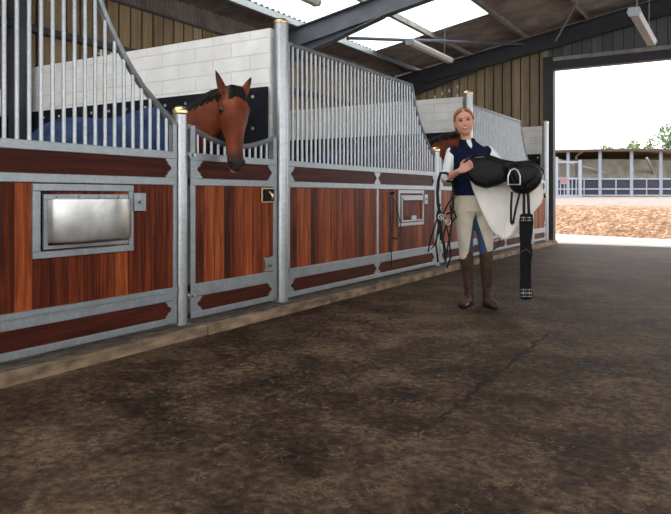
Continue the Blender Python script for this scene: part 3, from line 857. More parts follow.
    m = MB(); m.tube([at(.0, 1.35), at(-.05, 1.25), at(-.08, 1.0), at(-.07, .7), at(-.05, .5)], [(.03, .03), (.05, .04), (.07, .05), (.06, .05), (.015, .015)], 12); m.build('tail', M['mane'], t, smooth=True)
    return t
horse((-5.25, 3.58), (-3.85, 4.02), (-3.37, 4.01, 1.84), (-3.20, 3.83, 1.235), (.86, -.50, .3),
      'bay horse in a blue rug looking out over the low stable door', 'horse')
horse((-5.45, 8.05), (-4.02, 8.72), (-3.40, 9.17, 1.93), (-3.20, 9.14, 1.34), (.97, -.12, .3),
      'second bay horse in a blue rug, its dark mane showing behind the woman', 'horse')

# ------------------------------------------------------------------ the woman and her tack
WZ = 6.0
Fv = Vector((-math.sin(YAW), math.cos(YAW), 0)); Rv = Vector((math.cos(YAW), math.sin(YAW), 0))
WB = Fv*WZ + Rv*((476-335.5)/660*WZ)
def q(px, py, d=0.0):
    """point beside the woman, metres: right, away, up"""
    k = (WZ+d)/WZ
    x = ((px-335.5)/660*(WZ+d)) - (476-335.5)/660*WZ
    return (x, d, 1+(196-py)/660*(WZ+d))
W = empty('person', WB, YAW, 'woman with red-blonde hair in navy vest, beige breeches and brown boots, carrying a saddle', 'person')
body = MB()
HC = Vector((-.112, -.02, 1.668))
# head
hr = Matrix.Rotation(math.radians(-7), 3, 'Y') @ Matrix.Rotation(math.radians(-8), 3, 'Z') @ Matrix.Diagonal((1.09, 1, 1))
def h(x, y, z): return HC + hr @ Vector((x, y, z))
body.ell(h(0, .012, .035), (.074, .092, .092), hr, 24, 16)
body.ell(h(0, -.012, -.03), (.067, .073, .086), hr, 24, 16)
body.ell(h(0, -.035, -.088), (.036, .040, .032), hr, 16, 12)      # chin
for s in (-1, 1):
    body.ell(h(s*.035, -.052, -.028), (.026, .024, .024), hr)      # cheeks
    body.ell(h(s*.074, .012, -.012), (.012, .02, .03), hr)         # ears
    body.ell(h(s*.028, -.072, .030), (.022, .012, .008), hr)       # brow
body.tube([h(0, -.078, .018), h(0, -.092, -.010), h(0, -.104, -.028)], [.008, .010, .013], 10)
body.tube([(-.075, .02, 1.42), (-.085, .012, 1.50), h(0, .01, -.07)], [(.055, .055), (.048, .048), (.046, .05)], 16)
# torso
tor = [(-.03, .0, .90, .150, .105), (-.03, 0, 1.0, .150, .105), (-.035, 0, 1.10, .125, .09), (-.045, 0, 1.22, .135, .098), (-.055, 0, 1.33, .150, .105), (-.06, .005, 1.40, .150, .085), (-.065, .01, 1.45, .07, .055)]
body.tube([t_[:3] for t_ in tor], [(t_[3], t_[4]) for t_ in tor], 20, up=(0, 1, 0))
RS, RE, RW = Vector((-.215, .0, 1.395)), Vector((-.285, -.045, 1.155)), Vector((-.215, -.352, 1.215))
LS, LE, LW = Vector((.105, .0, 1.40)), Vector((.245, -.06, 1.225)), Vector((.335, -.20, 1.08))
body.tube([RS, RS.lerp(RE, .5), RE, RE.lerp(RW, .35), RW], [.042, .040, .036, .036, .024], 14)
body.tube([LS, LS.lerp(LE, .5), LE, LE.lerp(LW, .35), LW], [.042, .040, .036, .036, .024], 14)
def hand(w, d, up, side, curl):
    """palm from wrist w along d; side = thumb side; four bent fingers and a thumb"""
    d = d.normalized(); side = (side - d*side.dot(d)).normalized(); pn = d.cross(side).normalized()*curl
    palm0 = w; palm1 = w + d*.085
    body.tube([palm0, palm0.lerp(palm1, .4), palm1], [(.026, .017), (.038, .016), (.040, .015)], 14, up=tuple(pn))
    for k, ln in enumerate((.070, .078, .072, .056)):
        o = palm1 + side*(.030 - .020*k) - d*.008
        a1 = o + d*ln*.42; a2 = a1 + (d*.45 + pn*.9).normalized()*ln*.36; a3 = a2 + (-d*.5 + pn*.8).normalized()*ln*.30
        body.tube([o, a1, a2, a3], [.0095, .0095, .0088, .0075], 10)
    o = palm0 + d*.03 + side*.028
    body.tube([o, o + (d*.6+side*.8).normalized()*.032, o + (d*.8+side*.45+pn*.5).normalized()*.065], [.012, .011, .009], 10)
hand(RW, Vector((.55, -.10, .32)), None, Vector((.1, .1, 1)), 1)
hand(LW, Vector((.5, -.6, -.1)), None, Vector((.5, .4, .6)), -1)
# legs
RH, RK, RA = Vector((-.115, 0, .93)), Vector((-.095, -.02, .52)), Vector((-.055, .03, .11))
LH, LK, LA = Vector((.055, 0, .93)), Vector((.085, -.03, .52)), Vector((.105, .0, .10))
for Hh, Kk, Aa, fx in ((RH, RK, RA, -.09), (LH, LK, LA, .03)):
    body.tube([Hh, Hh.lerp(Kk, .5), Kk, Kk.lerp(Aa, .35), Kk.lerp(Aa, .75), Aa], [(.080, .085), (.068, .07), (.048, .052), (.046, .052), (.034, .036), (.030, .035)], 16)
    body.tube([Aa + Vector((0, .03, -.06)), Aa + Vector((fx*.4, -.07, -.06)), Aa + Vector((fx*.9, -.16, -.075))], [(.030, .035), (.036, .026), (.032, .018)], 14, up=(0, 0, 1))
bo = body.build('body', M['skin'], W, smooth=True); remesh(bo, .0062, 3)
# face details
for s in (-1, 1):
    m = MB(); m.ell(h(s*.030, -.080, .010), (.013, .007, .006), hr, 12, 8); e = m.build('eye', M['eye'], W, smooth=True)
    m = MB(); m.tube([h(s*.014, -.090, .030), h(s*.030, -.090, .035), h(s*.047, -.080, .029)], [.003, .0035, .002], 6); m.build('eyebrow', M['hair'], W, smooth=True)
m = MB(); m.tube([h(-.028, -.078, -.053), h(-.014, -.088, -.062), h(0, -.090, -.064), h(.014, -.088, -.062), h(.028, -.078, -.053)], [(.003, .003), (.005, .006), (.006, .007), (.005, .006), (.003, .003)], 8); m.build('lips', M['lip'], W, smooth=True)
m = MB(); m.tube([h(-.018, -.086, -.056), h(0, -.094, -.060), h(.018, -.086, -.056)], [(.002, .003), (.003, .004), (.002, .003)], 8); m.build('teeth', M['shirt'], W, smooth=True)
# hair drawn back
m = MB()
m.ell(h(0, .034, .050), (.083, .096, .088), hr, 24, 16)
m.ell(h(0, .070, .005), (.070, .062, .080), hr, 20, 14)
for s in (-1, 1):
    m.tube([h(s*.022, -.060, .104), h(s*.058, -.042, .080), h(s*.078, -.010, .035), h(s*.074, .03, -.01)], [(.016, .012), (.016, .012), (.010, .014), (.008, .014)], 12)
m.tube([h(0, .11, .01), h(0.0, .14, -.03), h(0.0, .12, -.12)], [.03, .035, .015], 12)
ho = m.build('hair', M['hair'], W, smooth=True); remesh(ho, .008, 2)
# vest
m = MB()
vs = [(-.035, .0, 1.005, .178, .140), (-.035, 0, 1.08, .166, .130), (-.045, 0, 1.20, .168, .132), (-.055, 0, 1.32, .186, .138), (-.06, .005, 1.40, .188, .110), (-.065, .01, 1.445, .110, .085), (-.075, .015, 1.49, .070, .068)]
m.tube([t_[:3] for t_ in vs], [(t_[3], t_[4]) for t_ in vs], 28, up=(0, 1, 0), flat=True)
m.ell((-.212, 0, 1.385), (.060, .070, .068)); m.ell((.100, 0, 1.39), (.060, .070, .068))
v = m.build('vest', M['vest'], W, smooth=True); remesh(v, .010, 3)
m = MB(); m.tube([(-.075, -.075, 1.475), (-.068, -.115, 1.42), (-.055, -.143, 1.34), (-.048, -.144, 1.22)], [(.004, .003)]*4, 8); m.build('zip', M['rubber'], v, smooth=True)
m = MB()
for k in range(5): m.box(.045+k*.008, .050+k*.008, -.146, -.138, 1.345, 1.352+.004*(k % 2))
m.build('chest_logo', M['logo'], v)
# collar of the vest: open ring, and white shirt at the neck
m = MB(); ring = []
for k in range(17):
    an = -PI/2 + .45 + (2*PI-.9)*k/16
    ring.append((-.078+.066*math.cos(an), .008+.068*math.sin(an), 1.495 + .018*math.sin(an)))
m.tube(ring, [(.010, .026)]*17, 8, up=(0, 0, 1)); m.build('collar', M['vest'], v, smooth=True)
m = MB()
m.tube([(-.078, -.045, 1.50), (-.070, -.095, 1.455), (-.066, -.112, 1.43)], [(.022, .012), (.017, .010), (.004, .004)], 10, up=(0, 1, 0)); m.build('shirt_collar', M['shirt'], W, smooth=True)
# sleeves
for S_, E_, Wp, nm, fr_ in ((RS, RE, RW, 'sleeve', .30), (LS, LE, LW, 'sleeve', .55)):
    m = MB(); e1 = E_ + (Wp-E_)*fr_*.5; e2 = E_ + (Wp-E_)*fr_
    m.tube([S_ + Vector((0, 0, .0)), S_.lerp(E_, .3), S_.lerp(E_, .65), E_, e1, e2], [(.058, .062), (.056, .058), (.050, .053), (.050, .052), (.048, .048), (.043, .043)], 18)
    rnd = random.Random(5)
    for k in range(7):
        u = .15 + .13*k; p = S_.lerp(E_, min(u, 1)); an = rnd.uniform(0, 6)
        m.tube([p + Vector((.05*math.cos(an), .05*math.sin(an), .02)), p + Vector((.052*math.cos(an+.9), .052*math.sin(an+.9), -.01))], [.010, .008], 8)
    so = m.build(nm, M['shirt'], W, smooth=True); remesh(so, .009, 3)
# breeches: beige with blue inner leg patches
bm_, nt, bs = nmat('beige_breeches')
tc = nt.nodes.new('ShaderNodeTexCoord'); sx = nt.nodes.new('ShaderNodeSeparateXYZ'); nt.links.new(tc.outputs['Object'], sx.inputs[0])
dz = mth(nt, 'SUBTRACT', .86, sx.outputs[2])
cxn = mth(nt, 'ADD', mth(nt, 'MULTIPLY', dz, .075), -.028)
ins = mth(nt, 'LESS_THAN', mth(nt, 'ABSOLUTE', mth(nt, 'SUBTRACT', sx.outputs[0], cxn)), mth(nt, 'MULTIPLY', dz, .235))
nn = N(nt, 'ShaderNodeTexNoise', i_Scale=9.0, i_Detail=5.0); nt.links.new(tc.outputs['Object'], nn.inputs['Vector'])
rb = ramp(nt, [(.3, (.43, .37, .28)), (.7, (.56, .49, .39))]); nt.links.new(nn.outputs['Fac'], rb.inputs['Fac'])
nt.links.new(mixc(nt, ins, rb.outputs[0], (.028, .060, .125)), bs.inputs['Base Color']); bs.inputs['Roughness'].default_value = .85
bp = N(nt, 'ShaderNodeBump', i_Strength=.3, i_Distance=.02); nt.links.new(nn.outputs['Fac'], bp.inputs['Height']); nt.links.new(bp.outputs[0], bs.inputs['Normal'])
m = MB()
m.tube([(-.032, 0, .86), (-.032, 0, .95), (-.032, 0, 1.02)], [(.155, .125), (.165, .128), (.150, .118)], 24, up=(0, 1, 0), flat=True)
m.ell((-.03, 0, .86), (.14, .115, .09))
for Hh, Kk in ((RH, RK), (LH, LK)):
    m.tube([Hh + Vector((0, 0, -.01)), Hh.lerp(Kk, .3), Hh.lerp(Kk, .62), Kk, Kk + Vector((0, .005, -.07))], [(.092, .105), (.090, .098), (.076, .084), (.064, .068), (.058, .062)], 20)
br_ = m.build('breeches', bm_, W, smooth=True); remesh(br_, .010, 3)
# boots
for Kk, Aa, fx, nm in ((RK, RA, -.10, 'boot'), (LK, LA, .035, 'boot')):
    m = MB(); top = Kk + Vector((0, 0, .005))
    m.tube([top, top.lerp(Aa, .3), top.lerp(Aa, .6), top.lerp(Aa, .85), Aa, Aa + Vector((0, .01, -.05))], [(.062, .066), (.062, .068), (.052, .056), (.043, .048), (.042, .050), (.042, .050)], 20, flat=True)
    m.tube([Aa + Vector((0, .035, -.055)), Aa + Vector((fx*.45, -.07, -.055)), Aa + Vector((fx, -.165, -.07))], [(.042, .046), (.048, .038), (.042, .026)], 16, up=(0, 0, 1))
    for k in range(4):
        c_ = Aa + Vector((0, .0, .01+.045*k)); m.tube([c_ + Vector((.046*math.cos(a_), .052*math.sin(a_), .012*math.sin(a_*2+k))) for a_ in [i*PI/6 for i in range(12)]], [.007]*12, 8, closed=True)
    boot = m.build(nm, M['boot'], W, smooth=True); remesh(boot, .008, 2)
    m = MB(); pr = [Aa + Vector((fx*u_, y_, 0)) for u_, y_ in ((-.2, .08), (1.15, -.205))]
    n = 14; sh = []
    for k in range(n*2):
        an = 2*PI*k/(n*2); yy = math.sin(an)*.138 - .062; u = (0.045 - yy)/.25
        sh.append((Aa.x + fx*max(0, u) + math.cos(an)*.044, Aa.y + yy))
    m.prism(sh, 2, .0, .016); hx = Aa.x; m.prism([(hx-.036, Aa.y+.0), (hx+.036, Aa.y+.0), (hx+.034, Aa.y+.075), (hx-.034, Aa.y+.075)], 2, 0, .03)
    m.build('sole', M['rubber'], boot)

# ---- saddle
SAD = empty('saddle', WB + Rv*.25 - Fv*.30 + Vector((0, 0, 1.0)), YAW, 'black leather riding saddle held in the arms of the woman', 'saddle')
OFF = Vector((.25, -.30, 1.0))
def sl(px, py, d=-.30):
    v_ = Vector(q(px, py, d)); return v_ - OFF
def outline(pts, d=-.30):
    return [(sl(a, c_, d).x, sl(a, c_, d).z) for a, c_ in pts]
def smoothpoly(pts, it=2):
    for _ in range(it):
        o = []
        for i in range(len(pts)):
            a = pts[i]; c_ = pts[(i+1) % len(pts)]
            o.append((a[0]*.75+c_[0]*.25, a[1]*.75+c_[1]*.25)); o.append((a[0]*.25+c_[0]*.75, a[1]*.25+c_[1]*.75))
        pts = o
    return pts
# near flap
m = MB(); m.pad(smoothpoly(outline([(463, 168), (466, 159), (474, 157), (486, 156), (496, 160), (505, 165), (509, 172), (507, 180), (498, 185), (484, 188), (474, 184), (467, 177)])), -.03, .035, 7, bend=lambda x, z: .10*abs(x+.1)**1.5)
m.build('flap', M['black'], SAD, smooth=True)
m = MB(); m.pad(smoothpoly(outline([(504, 166), (512, 161), (524, 163), (534, 166), (541, 171), (541, 179), (536, 188), (525, 194), (514, 194), (507, 186), (504, 176)])), -.045, .06, 7)
m.build('skirt', M['black'], SAD, smooth=True)
m = MB(); m.pad(smoothpoly(outline([(509, 168), (516, 164), (526, 166), (534, 171), (530, 180), (522, 186), (514, 184), (509, 177)])), -.11, .018, 5)
m.build('skirt', M['black'], SAD, smooth=True)
# seat: curved from pommel to cantle
m = MB()
pp = [sl(466, 163, -.24), sl(474, 158, -.22), sl(486, 158, -.20), sl(500, 163, -.18), sl(514, 166, -.18), (sl(528, 165, -.18)), sl(540, 172, -.18)]
m.tube(pp, [(.03, .03), (.06, .035), (.09, .035), (.11, .035), (.12, .04), (.12, .045), (.06, .04)], 20, up=(0, 0, 1)); so = m.build('seat', M['black'], SAD, smooth=True)
m = MB(); m.tube([sl(468, 162, -.30), sl(474, 158.5, -.32), sl(482, 157, -.33), sl(490, 159.5, -.33)], [(.006, .006), (.010, .008), (.010, .008), (.004, .004)], 10)
m.build('pommel_highlight', plain('painted_leather_highlight', (.16, .18, .17), .25, .3), so, smooth=True)  # pale strip painting a highlight along the pommel
# raised seams, knee roll and straps
def sstrap(name, pts, w, th, d):
    m = MB(); P_ = [sl(p_[0], p_[1], p_[2] if len(p_) > 2 else d) for p_ in pts]
    m.tube(P_, [(w, th)]*len(P_), 10, up=(0, 1, 0)); return m.build(name, M['black'], SAD, smooth=True)
sstrap('knee_roll', [(470, 163), (468, 169), (471, 176), (478, 181), (487, 183)], .014, .014, -.355)
sstrap('piping', [(466, 162), (464, 169), (468, 178), (476, 185), (486, 188), (498, 185), (507, 180)], .005, .005, -.345)
sstrap('skirt_strap', [(505, 164, -.38), (514, 170, -.42), (522, 178, -.43), (527, 187, -.40), (528, 193, -.35)], .016, .004, -.4)
sstrap('skirt_strap', [(511, 162, -.37), (523, 166, -.43), (532, 174, -.42), (536, 184, -.38)], .013, .004, -.4)
sstrap('piping', [(508, 165, -.40), (519, 162.5, -.39), (533, 166.5, -.39), (541, 173, -.37), (540, 182, -.37), (533, 190, -.37), (523, 194.5, -.37)], .005, .005, -.4)
# stirrup iron
m = MB(); st = [(508, 184), (508, 176), (510.5, 170.5), (514, 168.5), (517.5, 170.5), (520, 176), (520, 184)]
pts = [sl(a, c_, -.44) for a, c_ in st]; m.tube(pts, [(.007, .007)]*len(pts), 10, up=(0, 1, 0))
m.tube([sl(508, 184.5, -.44), sl(520, 184.5, -.44)], [(.018, .006)]*2, 10, up=(0, 0, 1))
tag(m.build('stirrup', M['steel'], SAD, smooth=True), 'polished steel stirrup iron')
# leathers / billets
m = MB(); 
for a, c_ in (((512, 192), (511, 222)), ((520, 192), (513, 223))):
    m.tube([sl(*a, -.36), sl((a[0]+c_[0])/2-.5, (a[1]+c_[1])/2, -.36), sl(*c_, -.36)], [(.010, .004)]*3, 8, up=(0, 1, 0))
m.tube([sl(511, 222, -.36), sl(512, 224.5, -.36), sl(514, 222, -.36)], [(.010, .005)]*3, 8)
m.build('stirrup_leather', M['black'], SAD, smooth=True)
m = MB()
for a, c_ in (((524, 192), (524, 217)), ((528, 191), (529, 217))):
    m.tube([sl(*a, -.34), sl(*c_, -.34)], [(.013, .004)]*2, 8, up=(0, 1, 0))
m.build('billet_strap', M['black'], SAD, smooth=True)

# ---- girth
G = empty('girth', WB + Rv*(Vector(q(526, 257, -.34)).x) - Fv*.34 + Vector((0, 0, q(526, 299, -.34)[2])), YAW, 'long black girth hanging from the saddle down towards the floor', 'girth')
GO = Vector((q(526, 257, -.34)[0], -.34, q(526, 299, -.34)[2]))
gl = lambda px, py, d=-.34: Vector(q(px, py, d)) - GO
m = MB(); cn = [(526.5, 215), (526.5, 222), (526, 232), (525.5, 242), (526.5, 252), (525.5, 262), (525.5, 275), (525.5, 288), (526.5, 294), (526.8, 298)]
wd = [.055, .062, .058, .048, .054, .050, .048, .050, .056, .05]
m.tube([gl(*c_) for c_ in cn], [(w_, .016) for w_ in wd], 16, up=(0, 1, 0)); m.build('girth_strap', M['blackm'], G, smooth=True)
for y0, rows in ((219, 1), (291, 2)):
    m = MB()
    for s in (-1, 1):
        for r in range(rows):
            c0 = gl(526.3 + s*2.9, y0 + r*4.0, -.362); w_ = .020; hh = .014
            m.tube([c0+Vector((-w_, 0, -hh)), c0+Vector((w_, 0, -hh)), c0+Vector((w_, 0, hh)), c0+Vector((-w_, 0, hh))], [.0035]*4, 6, closed=True)
            m.tube([c0+Vector((0, -.002, -hh)), c0+Vector((0, -.002, hh))], [.003]*2, 6)
    tag(m.build('buckle', M['steel'], G, smooth=True), 'silver roller buckles')
m = MB(); m.tube([gl(521.5, 252, -.362), gl(526, 249, -.366), gl(531, 253, -.362)], [(.006, .003)]*3, 8); m.build('keeper_loop', M['steelwork'], G, smooth=True)

# ---- saddle pad: draped white cloth below the saddle
PD = empty('saddle_pad', WB + Rv*.3 - Fv*.24 + Vector((0, 0, .9)), YAW, 'white quilted saddle pad hanging under the black saddle', 'saddle pad')
PO = Vector((.3, -.24, .9))
def pl(px, py, d): return Vector(q(px, py, d)) - PO
# rows from top to bottom: (left px, right px, py)
rows = [(470, 540, 172), (471, 541, 180), (473.5, 541.5, 188), (476, 542.5, 195), (479, 541, 202), (482, 535, 209), (485, 529, 216), (488.5, 524, 223), (492, 520, 229), (496, 516, 234), (501, 510, 237.5)]
m = MB(); vs = []; fs = []; K = 26
for i, (a, c_, y) in enumerate(rows):
    for k in range(K+1):
        u = k/K; x = a + (c_-a)*u
        dd = -.20 + .022*math.sin(u*11 + i*.35)*(i/10) + .03*math.sin(u*4.2+1) + .012*i/10
        vs.append(pl(x, y, dd))
for i in range(len(rows)-1):
    for k in range(K): fs.append((i*(K+1)+k, i*(K+1)+k+1, (i+1)*(K+1)+k+1, (i+1)*(K+1)+k))
m.add(vs, fs); p = m.build('quilted_cloth', M['pad'], PD, smooth=True)
s_ = p.modifiers.new('t', 'SOLIDIFY'); s_.thickness = .014; s_.offset = 0
s2 = p.modifiers.new('s', 'SUBSURF'); s2.levels = 1; s2.render_levels = 2
edge = [pl(a, y, -.20 + .012*i/10 + .03*math.sin(1)) for i, (a, c_, y) in enumerate(rows)]
edge += [pl(505, 238, -.19)] + [pl(c_, y, -.20 + .022*math.sin(11+i*.35)*(i/10) + .03*math.sin(5.2) + .012*i/10) for i, (a, c_, y) in list(enumerate(rows))[::-1]]
m = MB(); m.tube(edge, [(.010, .010)]*len(edge), 8, up=(0, 1, 0)); m.build('binding', M['pad'], PD, smooth=True)
m = MB(); m.tube([pl(494, 240, -.17), pl(499, 238, -.2), pl(500, 241, -.22), pl(497, 247, -.2), pl(493, 250, -.2)], [(.008, .004)]*5, 8); m.build('tab_strap', M['black'], PD, smooth=True)

# ---- bridle hanging from the arm
BO = Vector((-.30, -.10, .9))
B = empty('bridle', WB + Rv*BO.x + Fv*BO.y + Vector((0, 0, BO.z)), YAW, 'black leather bridle with steel bit hanging from the arm of the woman', 'bridle')
def bl(px, py, d=-.10): return Vector(q(px, py, d)) - BO
def bstrap(name, pts, w=.013, th=.005, mt='black', d=-.10):
    m = MB(); P_ = [bl(p_[0], p_[1], p_[2] if len(p_) > 2 else d) for p_ in pts]
    m.tube(P_, [(w, th)]*len(P_), 8, up=(0, 1, 0)); return m.build(name, M[mt], B, smooth=True)
bstrap('headpiece', [(452, 176, -.22), (446, 173, -.17), (440.5, 173, -.12), (438.5, 180, -.12), (437.5, 192), (438, 204), (440, 213)], .013, .006)
bstrap('cheek_strap', [(447, 181, -.18), (453, 182, -.14), (453.5, 195, -.14), (453, 205, -.14), (452, 214, -.14)], .012, .005)
bstrap('noseband', [(441, 214), (446, 221, -.14), (452, 222, -.16), (456, 217, -.14), (454, 211, -.1), (447, 214, -.08)], .010, .006)
bstrap('rein', [(440, 213), (436, 222), (431, 238), (428, 252), (434, 246), (439, 232), (438, 222)], .007, .004)
bstrap('rein', [(439, 214), (442, 232), (444, 250), (445, 262), (446, 252), (443, 238), (446, 226)], .008, .004)
bstrap('rein', [(446, 222), (449, 238), (447, 252), (445.5, 262)], .007, .004)
bstrap('throat_strap', [(453, 196), (447, 206), (442, 216), (438, 228), (436, 244), (438, 262)], .008, .004)
bstrap('throat_strap', [(450, 205), (452, 222), (449, 240), (451, 256), (447, 268)], .008, .004)
bstrap('throat_strap', [(440, 204), (437, 216), (440, 228), (441, 240)], .010, .004)
m = MB(); c0 = bl(441, 217, -.14); n = 16
m.tube([c0 + Vector((.024*math.cos(2*PI*k/n), 0, .024*math.sin(2*PI*k/n))) for k in range(n)], [.005]*n, 8, closed=True)
c1 = bl(448, 222, -.16); m.tube([c1 + Vector((.022*math.cos(2*PI*k/n), 0, .022*math.sin(2*PI*k/n))) for k in range(n)], [.005]*n, 8, closed=True)
m.tube([c0, (Vector(c0)+Vector(c1))/2 + Vector((0, 0, -.008)), c1], [.009]*3, 8)
tag(m.build('bit', M['steel'], B, smooth=True), 'steel snaffle bit with rings')

# ------------------------------------------------------------------ outside
b = MB()
gm = plain('bleached_hardstanding', (.36, .33, .30), .9, 0, .08, 3, .2, 30)
b.box(-40, 30, 14.35, 18.3, -.14, -.02); structure(b, 'ground', gm)
# woodchip bank
def bankmat():
    m, nt, bb = nmat('orange_woodchips')
    v = coords(nt, (1, 1, 1.6)); vo = N(nt, 'ShaderNodeTexVoronoi', i_Scale=16.0, i_Randomness=1.0); nt.links.new(v, vo.inputs['Vector'])
    no = N(nt, 'ShaderNodeTexNoise', i_Scale=3.0, i_Detail=6.0); nt.links.new(v, no.inputs['Vector'])
    s = N(nt, 'ShaderNodeSeparateColor'); nt.links.new(vo.outputs['Color'], s.inputs[0])
    f = mth(nt, 'ADD', mth(nt, 'MULTIPLY', s.outputs[0], .55), mth(nt, 'MULTIPLY', no.outputs['Fac'], .5))
    r = ramp(nt, [(.1, (.07, .034, .018)), (.4, (.18, .09, .048)), (.65, (.31, .175, .10)), (.9, (.50, .36, .24))]); nt.links.new(f, r.inputs['Fac'])
    nt.links.new(r.outputs[0], bb.inputs['Base Color']); bb.inputs['Roughness'].default_value = .95
    bp = N(nt, 'ShaderNodeBump', i_Strength=1.0, i_Distance=.06); nt.links.new(s.outputs[1], bp.inputs['Height']); nt.links.new(bp.outputs[0], bb.inputs['Normal'])
    return m
m = MB(); vs = []; fs = []; nx = 260
prof = [(17.6, -.03), (17.8, .06), (18.1, .22), (18.5, .36), (18.9, .50), (19.3, .60), (19.7, .68), (20.2, .72), (21.2, .70)]
for i in range(nx+1):
    x = -14 + 26*i/nx
    for j, (y, z) in enumerate(prof):
        a = noise.noise(Vector((x*1.1, y*1.3, 0)))*.07 + noise.noise(Vector((x*6, y*6, 3)))*.05 if 0 < j else 0
        vs.append((x, y - .28*x - 1.4*0 - .6 + noise.noise(Vector((x*.8, 5, 1)))*.12, z + a))
n_ = len(prof)
for i in range(nx):
    for j in range(n_-1): fs.append((i*n_+j, (i+1)*n_+j, (i+1)*n_+j+1, i*n_+j+1))
m.add(vs, fs); o = m.build('woodchip_bank', bankmat(), smooth=True); tag(o, 'low bank of orange woodchips in the sun outside the doorway', 'woodchips', kind='stuff')
# raised yard behind the bank
m = MB(); m.add([(-60, 30, .70), (-60, 75, 1.0), (50, 75, 1.0), (50, 6.5, .66), (-14, 24.6, .66), (-14, 24.6, .66)], [(0, 1, 2, 3, 4)])
m = MB(); m.add([(-60, 20, .62), (-14, 24.4, .62), (16, 15.8, .62), (60, 12, .62), (60, 34, .95), (-60, 40, .95), (60, 90, 1.0), (-60, 90, 1.0)], [(0, 1, 2, 3, 4, 5), (5, 4, 6, 7)])
structure(m, 'ground', plain('grey_gravel_yard', (.21, .175, .155), .95, 0, .2, 2, .3, 20))

# horse walker: round roofed building
WC = Vector((-9.5, 46.0, .92)); WR = 9.2
HW = empty('horse_walker', WC, 0, 'round roofed horse walker with grey posts and dark lower panels beyond the bank', 'building')
wpost = plain('pale_grey_posts', (.24, .26, .32), .6, .1, .1, 4)
wpanel = plain('navy_panels', (.006, .008, .02), .6, 0, .2, 3)
wroof = plain('ochre_roof', (.50, .38, .19), .85, 0, .15, 1)
wroofb = plain('brown_fascia', (.06, .038, .032), .8)
n = 56; vs = []; fs = []; m = MB()
m2 = MB()
def ring(mb, r0, r1, z0, z1, n=56):
    vs = []; fs = []
    for k in range(n):
        an = 2*PI*k/n
        for r, z in ((r0, z0), (r1, z0), (r1, z1), (r0, z1)): vs.append((r*math.cos(an), r*math.sin(an), z))
    for k in range(n):
        l = (k+1) % n
        for e in range(4): fs.append((k*4+e, l*4+e, l*4+(e+1) % 4, k*4+(e+1) % 4))
    mb.add(vs, fs)
vs = []; fs = []
for k in range(n):
    an = 2*PI*k/n
    for r, z in ((WR+.3, 2.52), (.05, 2.98), (.05, 2.90), (WR+.3, 2.46)): vs.append((r*math.cos(an), r*math.sin(an), z))
for k in range(n):
    l = (k+1) % n
    for e in range(4): fs.append((k*4+e, l*4+e, l*4+(e+1) % 4, k*4+(e+1) % 4))
m.add(vs, fs); m.build('roof', wroof, HW)
m = MB(); ring(m, WR+.28, WR+.36, 2.45, 2.56); m.build('fascia', wroofb, HW)
m = MB(); ring(m, WR-.02, WR+.02, .12, .98); m.build('kick_panel', wpanel, HW)
for z, nm in ((.95, 'top_rail'), (.42, 'middle_rail'), (.08, 'bottom_rail')):
    m = MB(); ring(m, WR-.05, WR+.05, z, z+.07); m.build(nm, wpost, HW)
for k in range(36):
    an = 2*PI*k/36; c_, s_ = math.cos(an)*WR, math.sin(an)*WR
    if s_ > 2: continue
    m = MB(); w = .075
    m.box(c_-w, c_+w, s_-w, s_+w, -.1, 2.46); m.build('post', wpost, HW)
for k in range(36):
    an = 2*PI*(k+.5)/36; c_, s_ = math.cos(an)*WR, math.sin(an)*WR
    if s_ > 2: continue
    m = MB(); m.box(c_-.03, c_+.03, s_-.03, s_+.03, -.1, 1.0); m.build('post', wpost, HW)
# bracing beams and inner wall inside
for k in range(12):
    an = 2*PI*k/12 + .1; m = MB()
    m.tube([(WR*math.cos(an)*.98, WR*math.sin(an)*.98, 2.1), (WR*math.cos(an+.5)*.62, WR*math.sin(an+.5)*.62, 1.3)], [.07, .07], 6); m.build('bracing_beam', plain('white_beam', (.6, .59, .57), .6) if k == 0 else bpy.data.materials['white_beam'], HW)
m = MB(); ring(m, WR-3.2, WR-3.1, 0, 2.2); m.build('inner_fence', plain('pale_fence_mesh', (.46, .43, .37), .9, 0, .25, 2), HW)
# downpipe
dp = (WR+.15)
an = -1.35
m = MB(); cx_, cy_ = dp*math.cos(an), dp*math.sin(an)
m.tube([(cx_+.35, cy_-.1, 2.45), (cx_, cy_-.1, 2.2), (cx_, cy_-.1, -.05)], [.06, .06, .06], 8); m.build('downpipe', wroofb, HW, smooth=True, auto=50)

# tubular gate in front of the walker
def outp(px, Z):
    return Fv*Z + Rv*((px-335.5)/660*Z)
g0 = outp(549.5, 33.0); g1 = outp(580, 33.0)
GT = empty('yard_gate', (g0.x, g0.y, .90), math.atan2((g1-g0).y, (g1-g0).x), 'pale grey tubular gate with a small pink sign before the round building', 'gate')
gw = (g1-g0).length; m = MB()
for x in (.35, gw): m.box(x-.07, x+.07, -.05, .05, 0, 2.05 if x < 1 else 1.9)
m.build('gate_post', wpost, GT)
m = MB(); m.box(.35, gw, -.03, .03, 1.75, 1.83); m.build('gate_rail', wpost, GT)
m = MB(); m.box(.35, gw, -.03, .03, 0.02, .14); m.box(.35, gw, -.03, .03, .95, 1.02)
for k in range(1, 6): xx = .35+(gw-.35)*k/6; m.box(xx-.02, xx+.02, -.02, .02, .1, 1.0)
m.build('gate_frame', wpost, GT)
m = MB(); m.box(.42, gw-.02, -.01, .01, .42, .47); m.build('gate_rail', wpost, GT)
m = MB(); m.box(.55, .90, -.07, -.05, .70, 1.02); sg = m.build('sign', plain('pink_sign', (.26, .15, .16), .6), GT)
m = MB()
for r in range(2): m.box(.60, .85, -.074, -.068, .80+.1*r, .83+.1*r)
m.build('sign_mark', plain('sign_red', (.2, .04, .04), .6), sg)

